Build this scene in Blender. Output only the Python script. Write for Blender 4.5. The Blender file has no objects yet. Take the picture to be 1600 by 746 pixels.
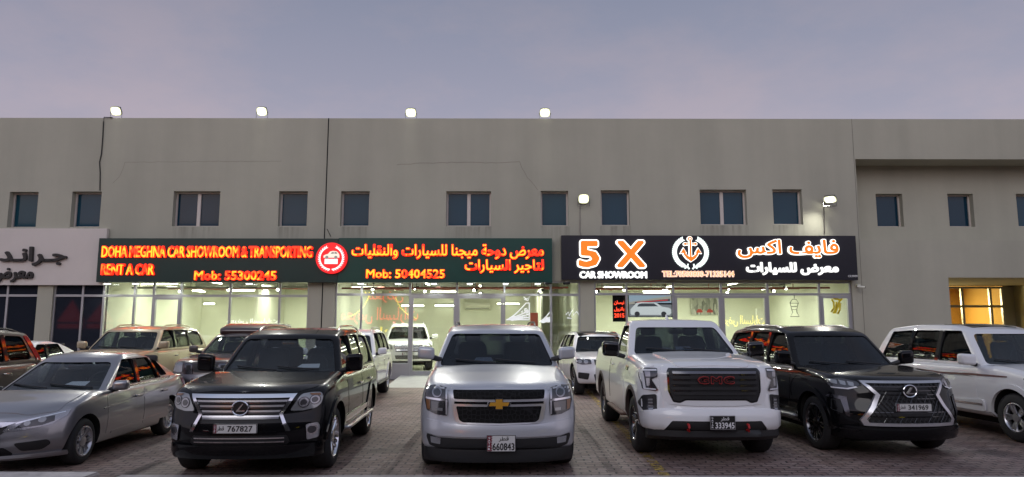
import bpy, bmesh, math, random
from mathutils import Vector, Matrix
from mathutils.bvhtree import BVHTree
R = math.radians
random.seed(7)
S = bpy.context.scene
COL = S.collection

# ------------------------------------------------------------------ camera, world, sun, exposure
F, EYE, PITCH = 1080.0, 1.88, math.atan(136 / 1080)
cd = bpy.data.cameras.new('camera'); cam = bpy.data.objects.new('camera', cd); COL.objects.link(cam)
cd.sensor_width = 36; cd.lens = 36 * F / 1600; cd.clip_start = 0.1; cd.clip_end = 3000
cam.location = (0, 0, EYE); cam.rotation_euler = (math.pi / 2 + PITCH, R(-0.08), 0)
S.camera = cam
S.view_settings.view_transform = 'Standard'; S.view_settings.look = 'None'
S.view_settings.exposure = 0.27; S.view_settings.gamma = 1.0; S.view_settings.use_curve_mapping = False
S.cycles.use_denoising = True; S.cycles.max_bounces = 8; S.cycles.transparent_max_bounces = 16
S.cycles.sample_clamp_indirect = 6.0; S.cycles.caustics_reflective = False; S.cycles.caustics_refractive = False

SUN_EL, SUN_AZ = R(4.0), R(200)          # low glow in the sky behind the photographer
W = bpy.data.worlds.new("World"); S.world = W; W.use_nodes = True
wt = W.node_tree; wn = wt.nodes; wl = wt.links
bg = wn['Background']; bg.inputs[1].default_value = 0.093
sky = wn.new('ShaderNodeTexSky'); sky.sky_type = 'NISHITA'; sky.sun_disc = False
sky.sun_elevation = SUN_EL; sky.sun_rotation = SUN_AZ; sky.dust_density = 2.0
tc = wn.new('ShaderNodeTexCoord'); sp = wn.new('ShaderNodeSeparateXYZ'); wl.new(tc.outputs['Generated'], sp.inputs[0])
rp = wn.new('ShaderNodeValToRGB'); wl.new(sp.outputs[2], rp.inputs[0])
cr = rp.color_ramp
cr.elements[0].position = 0.0; cr.elements[0].color = (4.05, 3.75, 4.1, 1)
cr.elements[1].position = 1.0; cr.elements[1].color = (2.5, 2.85, 3.7, 1)
e = cr.elements.new(0.26); e.color = (4.1, 3.75, 4.55, 1)
e = cr.elements.new(0.48); e.color = (2.4, 2.55, 3.4, 1)
nz = wn.new('ShaderNodeTexNoise'); nz.inputs['Scale'].default_value = 3.2; nz.inputs['Detail'].default_value = 7; nz.inputs['Roughness'].default_value = 0.62
mp = wn.new('ShaderNodeMapping'); mp.inputs['Scale'].default_value = (1, 1.2, 2.2); mp.inputs['Rotation'].default_value = (0.25, 0.1, 0.5)
wl.new(tc.outputs['Generated'], mp.inputs[0]); wl.new(mp.outputs[0], nz.inputs['Vector'])
nr = wn.new('ShaderNodeMapRange'); nr.inputs[1].default_value = 0.35; nr.inputs[2].default_value = 0.75; nr.inputs[3].default_value = 0.90; nr.inputs[4].default_value = 1.12
nr.inputs[1].default_value = 0.40; nr.inputs[2].default_value = 0.64; nr.inputs[3].default_value = 0.0; nr.inputs[4].default_value = 1.0; wl.new(nz.outputs[0], nr.inputs[0])
ck = wn.new('ShaderNodeMix'); ck.data_type = 'RGBA'; ck.inputs[6].default_value = (0.93, 0.965, 1.02, 1); ck.inputs[7].default_value = (1.13, 1.06, 1.04, 1); wl.new(nr.outputs[0], ck.inputs[0])
ml = wn.new('ShaderNodeMix'); ml.data_type = 'RGBA'; ml.blend_type = 'MULTIPLY'; ml.inputs[0].default_value = 1
wl.new(rp.outputs[0], ml.inputs[6]); wl.new(ck.outputs[2], ml.inputs[7])
# afterglow of the set sun in the half of the sky behind the photographer
gl = wn.new('ShaderNodeMapRange'); gl.inputs[1].default_value = 0.15; gl.inputs[2].default_value = -0.75; gl.inputs[3].default_value = 1.0; gl.inputs[4].default_value = 2.35; wl.new(sp.outputs[1], gl.inputs[0])
mg = wn.new('ShaderNodeMix'); mg.data_type = 'RGBA'; mg.blend_type = 'MULTIPLY'; mg.inputs[0].default_value = 1; wl.new(ml.outputs[2], mg.inputs[6]); wl.new(gl.outputs[0], mg.inputs[7])
mx = wn.new('ShaderNodeMix'); mx.data_type = 'RGBA'; mx.inputs[0].default_value = 0.82
wl.new(sky.outputs[0], mx.inputs[6]); wl.new(mg.outputs[2], mx.inputs[7]); wl.new(mx.outputs[2], bg.inputs[0])
sl = bpy.data.lights.new('sun', 'SUN'); sl.energy = 0.28; sl.angle = R(25); sl.color = (1.0, 0.97, 0.95)
so = bpy.data.objects.new('sun', sl); COL.objects.link(so); so.rotation_euler = (R(62), 0, R(-20)); so.location = (0, -20, 30)

# ------------------------------------------------------------------ pixel of the photograph -> point on the plane Y = d
def p2w(px, py, d):
    v = Vector(((px - 800), (373 - py), -F)); v.rotate(cam.rotation_euler)
    t = d / v.y
    return v.x * t, EYE + v.z * t

# ------------------------------------------------------------------ materials
MATS = {}
def mat(name, col, rough=0.6, metal=0.0, coat=0.0, spec=0.5, noise=None, bump=None, emit=None, es=0.0):
    if name in MATS: return MATS[name]
    m = bpy.data.materials.new(name); m.use_nodes = True; MATS[name] = m
    n = m.node_tree.nodes; l = m.node_tree.links; b = n['Principled BSDF']
    b.inputs['Base Color'].default_value = (*col, 1); b.inputs['Roughness'].default_value = rough
    b.inputs['Metallic'].default_value = metal; b.inputs['Coat Weight'].default_value = coat
    b.inputs['Coat Roughness'].default_value = 0.03; b.inputs['Specular IOR Level'].default_value = spec
    if emit: b.inputs['Emission Color'].default_value = (*emit, 1); b.inputs['Emission Strength'].default_value = es
    if noise:
        sc, amt = noise
        t = n.new('ShaderNodeTexCoord'); x = n.new('ShaderNodeTexNoise'); x.inputs['Scale'].default_value = sc; x.inputs['Detail'].default_value = 6
        x.inputs['Roughness'].default_value = 0.65
        l.new(t.outputs['Object'], x.inputs['Vector'])
        r = n.new('ShaderNodeMapRange'); r.inputs[1].default_value = 0.3; r.inputs[2].default_value = 0.7; r.inputs[3].default_value = 1 - amt; r.inputs[4].default_value = 1 + amt
        l.new(x.outputs[0], r.inputs[0])
        q = n.new('ShaderNodeMix'); q.data_type = 'RGBA'; q.blend_type = 'MULTIPLY'; q.inputs[0].default_value = 1
        q.inputs[6].default_value = (*col, 1); l.new(r.outputs[0], q.inputs[7]); l.new(q.outputs[2], b.inputs['Base Color'])
        if bump:
            bm_ = n.new('ShaderNodeBump'); bm_.inputs['Strength'].default_value = bump; bm_.inputs['Distance'].default_value = 0.02
            x2 = n.new('ShaderNodeTexNoise'); x2.inputs['Scale'].default_value = sc * 12; l.new(t.outputs['Object'], x2.inputs['Vector'])
            l.new(x2.outputs[0], bm_.inputs['Height']); l.new(bm_.outputs[0], b.inputs['Normal'])
    return m
def emis(name, col, s):
    return mat(name, (0.02, 0.02, 0.02), 0.5, emit=col, es=s)
def glass(name, tint, k=1.0, rough=0.0, ior=1.5):
    if name in MATS: return MATS[name]
    m = bpy.data.materials.new(name); m.use_nodes = True; MATS[name] = m
    n = m.node_tree.nodes; l = m.node_tree.links; n.remove(n['Principled BSDF'])
    o = n['Material Output']; tr = n.new('ShaderNodeBsdfTransparent'); tr.inputs[0].default_value = (*tint, 1)
    g = n.new('ShaderNodeBsdfGlossy'); g.inputs['Roughness'].default_value = rough
    ge = n.new('ShaderNodeNewGeometry'); dt = n.new('ShaderNodeVectorMath'); dt.operation = 'DOT_PRODUCT'
    l.new(ge.outputs['Incoming'], dt.inputs[0]); l.new(ge.outputs['Normal'], dt.inputs[1])
    def mth(op, a, b=None):
        q = n.new('ShaderNodeMath'); q.operation = op; q.use_clamp = op == 'MULTIPLY_ADD'
        l.new(a, q.inputs[0])
        if b is not None: q.inputs[1].default_value = b
        return q.outputs[0]
    ab = mth('ABSOLUTE', dt.outputs['Value']); inv = n.new('ShaderNodeMath'); inv.operation = 'SUBTRACT'; inv.inputs[0].default_value = 1.0; l.new(ab, inv.inputs[1])
    pw = mth('POWER', inv.outputs[0], 5.0); k_ = n.new('ShaderNodeMath'); k_.operation = 'MULTIPLY_ADD'; k_.use_clamp = True
    l.new(pw, k_.inputs[0]); k_.inputs[1].default_value = .95 * k; k_.inputs[2].default_value = .045 * k      # Schlick reflection, the same from both sides of the sheet
    x = n.new('ShaderNodeMixShader'); l.new(k_.outputs[0], x.inputs[0])
    l.new(tr.outputs[0], x.inputs[1]); l.new(g.outputs[0], x.inputs[2]); l.new(x.outputs[0], o.inputs[0])
    return m
def paint(name, col, metal=0.0, rough=0.35, flake=False):
    m = mat(name, col, rough, metal, 1.0)
    return m

# ------------------------------------------------------------------ objects
def link(o, parent=None):
    COL.objects.link(o)
    if parent: o.parent = parent
    return o
def tag(o, label=None, cat=None, group=None, kind=None):
    if label: o['label'] = label
    if cat: o['category'] = cat
    if group: o['group'] = group
    if kind: o['kind'] = kind
    return o
def empty(name, loc, rz=0.0, label=None, cat=None, group=None):
    o = bpy.data.objects.new(name, None); COL.objects.link(o); o.location = loc; o.rotation_euler = (0, 0, rz); o.empty_display_size = 0.2
    return tag(o, label, cat, group)
def mesh_obj(name, V, Fc, m, parent=None, smooth=None, idx=None):
    me = bpy.data.meshes.new(name); me.from_pydata(V, [], Fc)
    ms = m if isinstance(m, (list, tuple)) else [m]
    for q in ms: me.materials.append(q)
    if idx: me.polygons.foreach_set('material_index', idx)
    if smooth is not None:
        me.polygons.foreach_set('use_smooth', [True] * len(me.polygons)); me.set_sharp_from_angle(angle=R(smooth))
    me.update()
    return link(bpy.data.objects.new(name, me), parent)
class MB:
    def __init__(s): s.V = []; s.F = []
    def add(s, V, Fc):
        n = len(s.V); s.V += [tuple(v) for v in V]; s.F += [tuple(i + n for i in f) for f in Fc]; return s
    def box(s, x0, x1, y0, y1, z0, z1):
        V = [(x, y, z) for x in (x0, x1) for y in (y0, y1) for z in (z0, z1)]
        return s.add(V, [(0, 1, 3, 2), (4, 6, 7, 5), (0, 4, 5, 1), (2, 3, 7, 6), (0, 2, 6, 4), (1, 5, 7, 3)])
    def tube(s, pts, r, n=8, closed=False):
        pts = [Vector(p) for p in pts]; m = len(pts); rings = []
        for i, p in enumerate(pts):
            a = pts[i - 1] if (i or closed) else p; b = pts[(i + 1) % m] if (i < m - 1 or closed) else p
            d = (b - a).normalized(); u = d.orthogonal() if abs(d.z) > .95 else d.cross(Vector((0, 0, 1))); u.normalize(); w = d.cross(u)
            rr = r[i] if isinstance(r, (list, tuple)) else r
            rings.append([p + (u * math.cos(2 * math.pi * k / n) + w * math.sin(2 * math.pi * k / n)) * rr for k in range(n)])
        V = [v for q in rings for v in q]; Fc = []
        for i in range(m if closed else m - 1):
            j = (i + 1) % m
            for k in range(n):
                l = (k + 1) % n; Fc.append((i * n + k, i * n + l, j * n + l, j * n + k))
        if not closed: Fc += [tuple(range(n))[::-1], tuple((m - 1) * n + k for k in range(n))]
        return s.add(V, Fc)
    def prism(s, poly, y0, y1):            # polygon in (x, z) extruded along y
        n = len(poly); V = [(x, y0, z) for x, z in poly] + [(x, y1, z) for x, z in poly]
        return s.add(V, [tuple(range(n)), tuple(range(2 * n - 1, n - 1, -1))] + [(i, i + n, (i + 1) % n + n, (i + 1) % n) for i in range(n)])
    def disc(s, cx, cz, r, y0, y1, n=32): return s.prism([(cx + r * math.cos(2 * math.pi * k / n), cz + r * math.sin(2 * math.pi * k / n)) for k in range(n)], y0, y1)
    def obj(s, name, m, parent=None, smooth=None, bevel=0.0):
        o = mesh_obj(name, s.V, s.F, m, parent)
        bm = bmesh.new(); bm.from_mesh(o.data); bmesh.ops.recalc_face_normals(bm, faces=bm.faces)
        if bevel: bmesh.ops.bevel(bm, geom=bm.edges[:], offset=bevel, segments=2, affect='EDGES')
        bm.to_mesh(o.data); bm.free()
        if smooth is not None:
            o.data.polygons.foreach_set('use_smooth', [True] * len(o.data.polygons)); o.data.set_sharp_from_angle(angle=R(smooth))
        return o

# ------------------------------------------------------------------ lettering
AR = {'ا': (0xFE8D, 0xFE8E), 'ب': (0xFE8F, 1), 'ة': (0xFE93, 0xFE94), 'ت': (0xFE95, 1), 'ج': (0xFE9D, 1), 'ح': (0xFEA1, 1),
      'د': (0xFEA9, 0xFEAA), 'ر': (0xFEAD, 0xFEAE), 'س': (0xFEB1, 1), 'ض': (0xFEBD, 1), 'ط': (0xFEC1, 1), 'ع': (0xFEC9, 1),
      'ف': (0xFED1, 1), 'ق': (0xFED5, 1), 'ك': (0xFED9, 1), 'ل': (0xFEDD, 1), 'م': (0xFEE1, 1), 'ن': (0xFEE5, 1),
      'و': (0xFEED, 0xFEEE), 'ي': (0xFEF1, 1)}
def arabic(t):
    out = []
    for i, ch in enumerate(t):
        if ch not in AR: out.append(ch); continue
        base, dual = AR[ch]; dual = dual == 1
        pv = t[i - 1] if i else ''; nx = t[i + 1] if i + 1 < len(t) else ''
        jp = pv == 'ـ' or (pv in AR and AR[pv][1] == 1); jn = dual and (nx in AR or nx == 'ـ')
        out.append(chr(base + (3 if jp and jn else 2 if jn else 1 if jp else 0)))
    return ''.join(reversed(out))
_TXT = {}
def text_verts(s, off=0.0, extrude=0.0, res=2, spacing=1.0, asp=1.0):
    """letter shapes; off > 0 fattens every stroke by that much (shifted copies, each a hair deeper than the last)"""
    key = (s, res, spacing)
    if key not in _TXT:
        c = bpy.data.curves.new('t', 'FONT'); c.body = s; c.size = 1; c.extrude = .5; c.resolution_u = res; c.space_character = spacing
        o = bpy.data.objects.new('t', c); COL.objects.link(o); bpy.context.view_layer.update()
        me = bpy.data.meshes.new_from_object(o.evaluated_get(bpy.context.evaluated_depsgraph_get()))
        _TXT[key] = ([v.co.copy() for v in me.vertices], [tuple(p.vertices) for p in me.polygons])
        bpy.data.objects.remove(o); bpy.data.curves.remove(c); bpy.data.meshes.remove(me)
    V0, F0 = _TXT[key]
    if off <= 0: return [v.copy() for v in V0], list(F0)
    n = 16 if off > .06 else 8 if off > .025 else 4; V = []; Fc = []
    for k in range(n):
        a = 2 * math.pi * (k + .5) / n; d = Vector((math.cos(a) * off * asp, math.sin(a) * off, 0)); b = len(V); e = 1 + .004 * (k + 1)
        V += [Vector((v.x + d.x, v.y + d.y, v.z * e)) for v in V0]; Fc += [tuple(i + b for i in f) for f in F0]
    return V, Fc
def lettering(name, s, x0, x1, z0, z1, y, depth, m, parent, off=0.0, ref=None, spacing=1.0, slant=0.0, res=2):
    """letters facing -y filling the rectangle; depth = how far they stand out in front of y"""
    B = text_verts(s, 0, .5, res, spacing)[0]
    asp = ((z1 - z0) / (max(v.y for v in B) - min(v.y for v in B))) / ((x1 - x0) / (max(v.x for v in B) - min(v.x for v in B)))
    V, Fc = text_verts(s, off, 0.5, res, spacing, asp)
    rx = ref or (min(v.x for v in V), max(v.x for v in V), min(v.y for v in V), max(v.y for v in V))
    sx = (x1 - x0) / (rx[1] - rx[0]); sz = (z1 - z0) / (rx[3] - rx[2])
    Vo = [(x0 + (v.x - rx[0]) * sx + slant * (v.y - rx[2]) * sz, y - (v.z + 0.5) * depth, z0 + (v.y - rx[2]) * sz) for v in V]
    o = mesh_obj(name, Vo, Fc, m, parent)
    return o, rx

def rounded(poly, r, n=4):
    out = []; m = len(poly)
    for i in range(m):
        p = Vector(poly[i]); a = Vector(poly[i - 1]) - p; b = Vector(poly[(i + 1) % m]) - p
        rr = min(r, a.length * .45, b.length * .45); p0 = p + a.normalized() * rr; p1 = p + b.normalized() * rr
        for k in range(n + 1):
            t = k / n; q = p0 * (1 - t) ** 2 + p * 2 * t * (1 - t) + p1 * t * t; out.append((q.x, q.y))
    return out
# ================================================================== setting
def ground_material():
    m = bpy.data.materials.new('brick_paving'); m.use_nodes = True
    n = m.node_tree.nodes; l = m.node_tree.links; b = n['Principled BSDF']
    t = n.new('ShaderNodeTexCoord')
    wv = n.new('ShaderNodeTexNoise'); wv.inputs['Scale'].default_value = 14; wv.inputs['Detail'].default_value = 1
    l.new(t.outputs['Object'], wv.inputs['Vector'])
    ad = n.new('ShaderNodeMix'); ad.data_type = 'RGBA'; ad.blend_type = 'LINEAR_LIGHT'; ad.inputs[0].default_value = 0.035
    l.new(t.outputs['Object'], ad.inputs[6]); l.new(wv.outputs['Color'], ad.inputs[7])
    br = n.new('ShaderNodeTexBrick'); br.inputs['Scale'].default_value = 1.0; br.inputs['Brick Width'].default_value = 0.225; br.inputs['Row Height'].default_value = 0.125
    br.inputs['Mortar Size'].default_value = 0.011; br.inputs['Mortar Smooth'].default_value = 0.3; br.inputs['Bias'].default_value = 0.0
    br.inputs['Color1'].default_value = (0.215, 0.140, 0.118, 1); br.inputs['Color2'].default_value = (0.30, 0.222, 0.195, 1); br.inputs['Mortar'].default_value = (0.045, 0.034, 0.03, 1)
    l.new(ad.outputs[2], br.inputs['Vector'])
    x = n.new('ShaderNodeTexNoise'); x.inputs['Scale'].default_value = 0.55; x.inputs['Detail'].default_value = 8; x.inputs['Roughness'].default_value = 0.7
    l.new(t.outputs['Object'], x.inputs['Vector'])
    r = n.new('ShaderNodeMapRange'); r.inputs[1].default_value = 0.3; r.inputs[2].default_value = 0.7; r.inputs[3].default_value = 0.55; r.inputs[4].default_value = 1.25
    l.new(x.outputs[0], r.inputs[0])
    q = n.new('ShaderNodeMix'); q.data_type = 'RGBA'; q.blend_type = 'MULTIPLY'; q.inputs[0].default_value = 1
    l.new(br.outputs[0], q.inputs[6]); l.new(r.outputs[0], q.inputs[7])
    # old oil stains
    v = n.new('ShaderNodeTexNoise'); v.inputs['Scale'].default_value = 0.9; v.inputs['Detail'].default_value = 3; l.new(t.outputs['Object'], v.inputs['Vector'])
    vr = n.new('ShaderNodeMapRange'); vr.inputs[1].default_value = 0.56; vr.inputs[2].default_value = 0.66; vr.inputs[3].default_value = 1.0; vr.inputs[4].default_value = 0.55; l.new(v.outputs[0], vr.inputs[0])
    q2 = n.new('ShaderNodeMix'); q2.data_type = 'RGBA'; q2.blend_type = 'MULTIPLY'; q2.inputs[0].default_value = 1
    l.new(q.outputs[2], q2.inputs[6]); l.new(vr.outputs[0], q2.inputs[7])
    l.new(q2.outputs[2], b.inputs['Base Color']); b.inputs['Roughness'].default_value = 0.62
    bp = n.new('ShaderNodeBump'); bp.inputs['Strength'].default_value = 0.7; bp.inputs['Distance'].default_value = 0.012; bp.invert = True
    l.new(br.outputs['Fac'], bp.inputs['Height']); l.new(bp.outputs[0], b.inputs['Normal'])
    return m
o = mesh_obj('ground', [(-900, -900, 0), (900, -900, 0), (900, 900, 0), (-900, 900, 0)], [(0, 1, 2, 3)], ground_material()); tag(o, kind='structure')
CONC = mat('kerb_concrete', (0.52, 0.48, 0.45), 0.85, noise=(6, 0.25), bump=0.3)
o = MB().box(-14, -4.98, 7.35, 8.66, -0.05, 0.12).obj('kerb', CONC, bevel=0.02); tag(o, kind='structure')
o = MB().box(-4.9, 20, 8.4, 8.985, -0.05, 0.012).obj('kerb', mat('kerb_strip', (0.42, 0.39, 0.37), 0.85, noise=(6, 0.25))); tag(o, kind='structure')
# worn yellow bay line
def worn_paint():
    m = mat('worn_yellow_paint', (0.46, 0.32, 0.07), 0.7); n = m.node_tree.nodes; l = m.node_tree.links
    t = n.new('ShaderNodeTexCoord'); x = n.new('ShaderNodeTexNoise'); x.inputs['Scale'].default_value = 9; x.inputs['Detail'].default_value = 5; l.new(t.outputs['Object'], x.inputs['Vector'])
    r = n.new('ShaderNodeMapRange'); r.inputs[1].default_value = 0.42; r.inputs[2].default_value = 0.62; r.inputs[3].default_value = 0.0; r.inputs[4].default_value = 0.9; l.new(x.outputs[0], r.inputs[0])
    l.new(r.outputs[0], n['Principled BSDF'].inputs['Alpha'])
    return m
for xl in (1.86, ):
    o = mesh_obj('bay_line', [(xl, 8.7, 0.004), (xl + 0.14, 8.7, 0.004), (xl + 0.42, 21, 0.004), (xl + 0.28, 21, 0.004)], [(0, 1, 2, 3)], worn_paint()); tag(o, kind='structure')

def stain_material(name, col, scale, lo, hi, amax, fade=None):
    m = mat(name, col, 0.9); n = m.node_tree.nodes; l = m.node_tree.links
    t = n.new('ShaderNodeTexCoord'); mp_ = n.new('ShaderNodeMapping'); mp_.inputs['Scale'].default_value = scale; l.new(t.outputs['Object'], mp_.inputs[0])
    x = n.new('ShaderNodeTexNoise'); x.inputs['Scale'].default_value = 1; x.inputs['Detail'].default_value = 5; l.new(mp_.outputs[0], x.inputs['Vector'])
    r = n.new('ShaderNodeMapRange'); r.inputs[1].default_value = lo; r.inputs[2].default_value = hi; r.inputs[3].default_value = 0; r.inputs[4].default_value = amax; l.new(x.outputs[0], r.inputs[0])
    out = r.outputs[0]
    if fade:
        s_ = n.new('ShaderNodeSeparateXYZ'); l.new(t.outputs['Generated'], s_.inputs[0]); src = s_.outputs[2]
        if fade == 'disc':
            v = n.new('ShaderNodeVectorMath'); v.operation = 'DISTANCE'; v.inputs[1].default_value = (.5, .5, 0); l.new(t.outputs['Generated'], v.inputs[0])
            q = n.new('ShaderNodeMapRange'); q.inputs[1].default_value = .5; q.inputs[2].default_value = .1; l.new(v.outputs['Value'], q.inputs[0]); src = q.outputs[0]
        mu = n.new('ShaderNodeMath'); mu.operation = 'MULTIPLY'; l.new(out, mu.inputs[0]); l.new(src, mu.inputs[1]); out = mu.outputs[0]
    l.new(out, n['Principled BSDF'].inputs['Alpha']); return m
OIL = stain_material('oil_stain', (.02, .018, .016), (5, 5, 5), .3, .6, .8, 'disc'); MARK = stain_material('tyre_mark', (.03, .028, .026), (7, .6, 1), .38, .66, .3)
for k, (x, y, r0) in enumerate(((-1.55, 9.6, .34), (1.35, 10.4, .3), (-1.5, 12.6, .4), (4.3, 9.5, .28), (.2, 8.75 + .35, .3), (-4.7, 9.7, .33), (7.6, 10.2, .35), (1.45, 14.0, .4), (-1.9, 16.5, .4), (-1.1, 10.9, .22))):
    o = mesh_obj('oil_stain', [(x - r0 * 1.3, y - r0, .003 + .0004 * k), (x + r0 * 1.3, y - r0, .003 + .0004 * k), (x + r0 * 1.3, y + r0, .003 + .0004 * k), (x - r0 * 1.3, y + r0, .003 + .0004 * k)], [(0, 1, 2, 3)], OIL); tag(o, kind='structure')
for k, (x, y0, y1, sl_) in enumerate(((-1.75, 9.1, 20, .25), (-1.35, 9.1, 18, .1), (1.25, 9.2, 17, -.2), (4.25, 9.0, 12, .3), (7.5, 9.0, 12, .5), (-4.9, 9.0, 12.5, -.2))):
    o = mesh_obj('tyre_mark', [(x, y0, .0085 + .0004 * k), (x + .2, y0, .0085 + .0004 * k), (x + .2 + sl_, y1, .0085 + .0004 * k), (x + sl_, y1, .0085 + .0004 * k)], [(0, 1, 2, 3)], MARK); tag(o, kind='structure')

# ------------------------------------------------------------------ the showroom building
D = 24.3
def px(x, y=465): return p2w(x, y, D)[0]
def pz(y, x=800): return p2w(x, y, D)[1]
WALL = mat('beige_render', (0.425, 0.415, 0.328), 0.9, noise=(0.35, 0.06), bump=0.15)
def wall_streaks(m):
    n = m.node_tree.nodes; l = m.node_tree.links; b = n['Principled BSDF']
    src = b.inputs['Base Color'].links[0].from_socket
    t = n.new('ShaderNodeTexCoord'); mp_ = n.new('ShaderNodeMapping'); mp_.inputs['Scale'].default_value = (1.1, 1, 0.10); l.new(t.outputs['Object'], mp_.inputs[0])
    x = n.new('ShaderNodeTexNoise'); x.inputs['Scale'].default_value = 1.0; x.inputs['Detail'].default_value = 6; l.new(mp_.outputs[0], x.inputs['Vector'])
    r = n.new('ShaderNodeMapRange'); r.inputs[1].default_value = 0.35; r.inputs[2].default_value = 0.7; r.inputs[3].default_value = 1.04; r.inputs[4].default_value = 0.92; l.new(x.outputs[0], r.inputs[0])
    q = n.new('ShaderNodeMix'); q.data_type = 'RGBA'; q.blend_type = 'MULTIPLY'; q.inputs[0].default_value = 1
    l.new(src, q.inputs[6]); l.new(r.outputs[0], q.inputs[7]); l.new(q.outputs[2], b.inputs['Base Color'])
wall_streaks(WALL)
CLAD = mat('pale_cladding', (0.68, 0.62, 0.56), 0.75, noise=(0.5, 0.05))
FRAME = mat('window_aluminium', (0.62, 0.56, 0.50), 0.5)
ALU = mat('shopfront_aluminium', (0.42, 0.42, 0.43), 0.4, 0.6)
BLUE = mat('dark_blue_glass', (0.008, 0.050, 0.082), 0.04, 0.0, spec=0.3)
BLUES = [BLUE, BLUE, mat('teal_blue_glass', (0.010, 0.056, 0.080), 0.05, 0.0, spec=0.3), mat('deep_blue_glass', (0.006, 0.036, 0.064), 0.05, 0.0, spec=0.3)]
SHOPGLASS = glass('shop_glass', (0.95, 0.97, 0.95), 1.5)
BLACK = mat('black_gap', (0.01, 0.01, 0.01), 0.9)

bld = empty('showroom_building', (0, D, 0), 0, 'long two storey beige building with car showrooms and small square upper windows', 'building')
def bpart(ob):                      # keep world coordinates under the building's Empty
    ob.parent = bld; ob.matrix_parent_inverse = Matrix.Translation((0, -D, 0)); return ob
def holed_wall(x0, x1, z0, z1, holes, y, name, m):
    """front sheet in the plane y with rectangular openings (x0, x1, z0, z1, depth) and their reveals"""
    xs = sorted({x0, x1, *[h[0] for h in holes], *[h[1] for h in holes]}); zs = sorted({z0, z1, *[h[2] for h in holes], *[h[3] for h in holes]})
    xs = [x for x in xs if x0 <= x <= x1]; zs = [z for z in zs if z0 <= z <= z1]
    b = MB()
    for i in range(len(xs) - 1):
        for k in range(len(zs) - 1):
            cx, cz = (xs[i] + xs[i + 1]) / 2, (zs[k] + zs[k + 1]) / 2
            if any(h[0] < cx < h[1] and h[2] < cz < h[3] for h in holes): continue
            b.add([(xs[i], y, zs[k]), (xs[i + 1], y, zs[k]), (xs[i + 1], y, zs[k + 1]), (xs[i], y, zs[k + 1])], [(0, 1, 2, 3)])
    for a, c, d, e_, dp in holes:
        b.add([(a, y, d), (a, y + dp, d), (a, y + dp, e_), (a, y, e_)], [(0, 1, 2, 3)])
        b.add([(c, y, d), (c, y, e_), (c, y + dp, e_), (c, y + dp, d)], [(0, 1, 2, 3)])
        b.add([(a, y, e_), (a, y + dp, e_), (c, y + dp, e_), (c, y, e_)], [(0, 1, 2, 3)])
        b.add([(a, y, d), (c, y, d), (c, y + dp, d), (a, y + dp, d)], [(0, 1, 2, 3)])
    return bpart(mesh_obj(name, b.V, b.F, m))
TOP = pz(185.5)
WIN = [(13, 58, 300, 356), (111, 157, 299.5, 355.5), (270, 343, 299, 354.5), (435, 480, 299, 354.5), (532, 577, 299, 354), (697, 767, 299, 354),
       (845, 888, 298.5, 353.5), (939, 984, 297.5, 353), (1094, 1167, 296.5, 352), (1208, 1254, 296, 351.5), (-86, -41, 300, 356)]
XR = px(1340, 310); ZS = 3.43
ER0, ER1 = px(1484), 21.3
holes = [(px(a, (c + d) / 2), px(b, (c + d) / 2), pz(d, (a + b) / 2), pz(c, (a + b) / 2), 0.30) for a, b, c, d in WIN]
holes += [(px(-300), px(58), 0.0, ZS, 0.2), (px(82), px(482), 0.0, ZS, 0.2), (px(523), px(907), 0.0, ZS, 0.2), (px(928.5), px(1332), 0.0, ZS, 0.2)]
holes += [(XR, 34.0, pz(376, 1450), pz(249, 1450), 1.1), (ER0, ER1, 0.0, pz(434, 1500), 5.2)]
holed_wall(-34.0, 34.0, 0.0, TOP, holes, D, 'facade_wall', WALL)
D2 = D + 1.1
WIN2 = [(1368, 1413, 303, 355), (1480, 1524, 303, 355), (1587, 1632, 303, 355), (1695, 1740, 303, 355)]
def at2(a, y): x, z = p2w(a, y, D2); return x, z
h2 = []
for a, b, c, d in WIN2:
    xa, zt = at2(a, c); xb, zb_ = at2(b, d); h2.append((xa, xb, zb_, zt, 0.3))
holed_wall(XR, 34.0, pz(376, 1450), pz(249, 1450), h2, D2, 'recess_wall', WALL)
b = MB(); b.box(-34, 34, D + 0.6, D + 26, TOP - 0.7, TOP - 0.55); b.box(-34, 34, D + 0.05, D + 0.35, TOP - 0.02, TOP - 0.002); b.box(-34, -33.8, D + 0.4, D + 26, 0, TOP - 0.8); b.box(33.8, 34, D + 0.4, D + 26, 0, TOP - 0.8); b.box(-33.8, 33.8, D + 25.8, D + 26, 0, TOP - 0.8)
bpart(b.obj('roof', WALL))
def window(x0, x1, z0, z1, y, double):
    f = MB(); w = 0.058; ya, yb = y - 0.05, y + 0.03
    f.box(x0, x0 + w, ya, yb, z0, z1); f.box(x1 - w, x1, ya, yb, z0, z1); f.box(x0 + w, x1 - w, ya, yb, z0, z0 + w); f.box(x0 + w, x1 - w, ya, yb, z1 - w, z1)
    if double: m_ = (x0 + x1) / 2; f.box(m_ - 0.06, m_ + 0.06, ya - 0.004, yb, z0 + w, z1 - w)
    fo = bpart(f.obj('window', FRAME)); p = MB().box(x0 + 0.03, x1 - 0.03, y, y + 0.02, z0 + 0.03, z1 - 0.03).obj('pane', random.choice(BLUES), fo); p.matrix_parent_inverse = Matrix()
    MB().box(x0 - 0.0, x1 + 0.0, y - 0.262, y - 0.04, z0 - 0.03, z0 + 0.012).obj('sill', WALL, fo)
for (a, b_, c, d, dp) in holes[:len(WIN)]: window(a, b_, c, d, D + 0.27, (b_ - a) > 1.3)
RAIN = stain_material('rain_stain', (.10, .09, .075), (9, 1, .5), .42, .70, .26, 'down')
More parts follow.
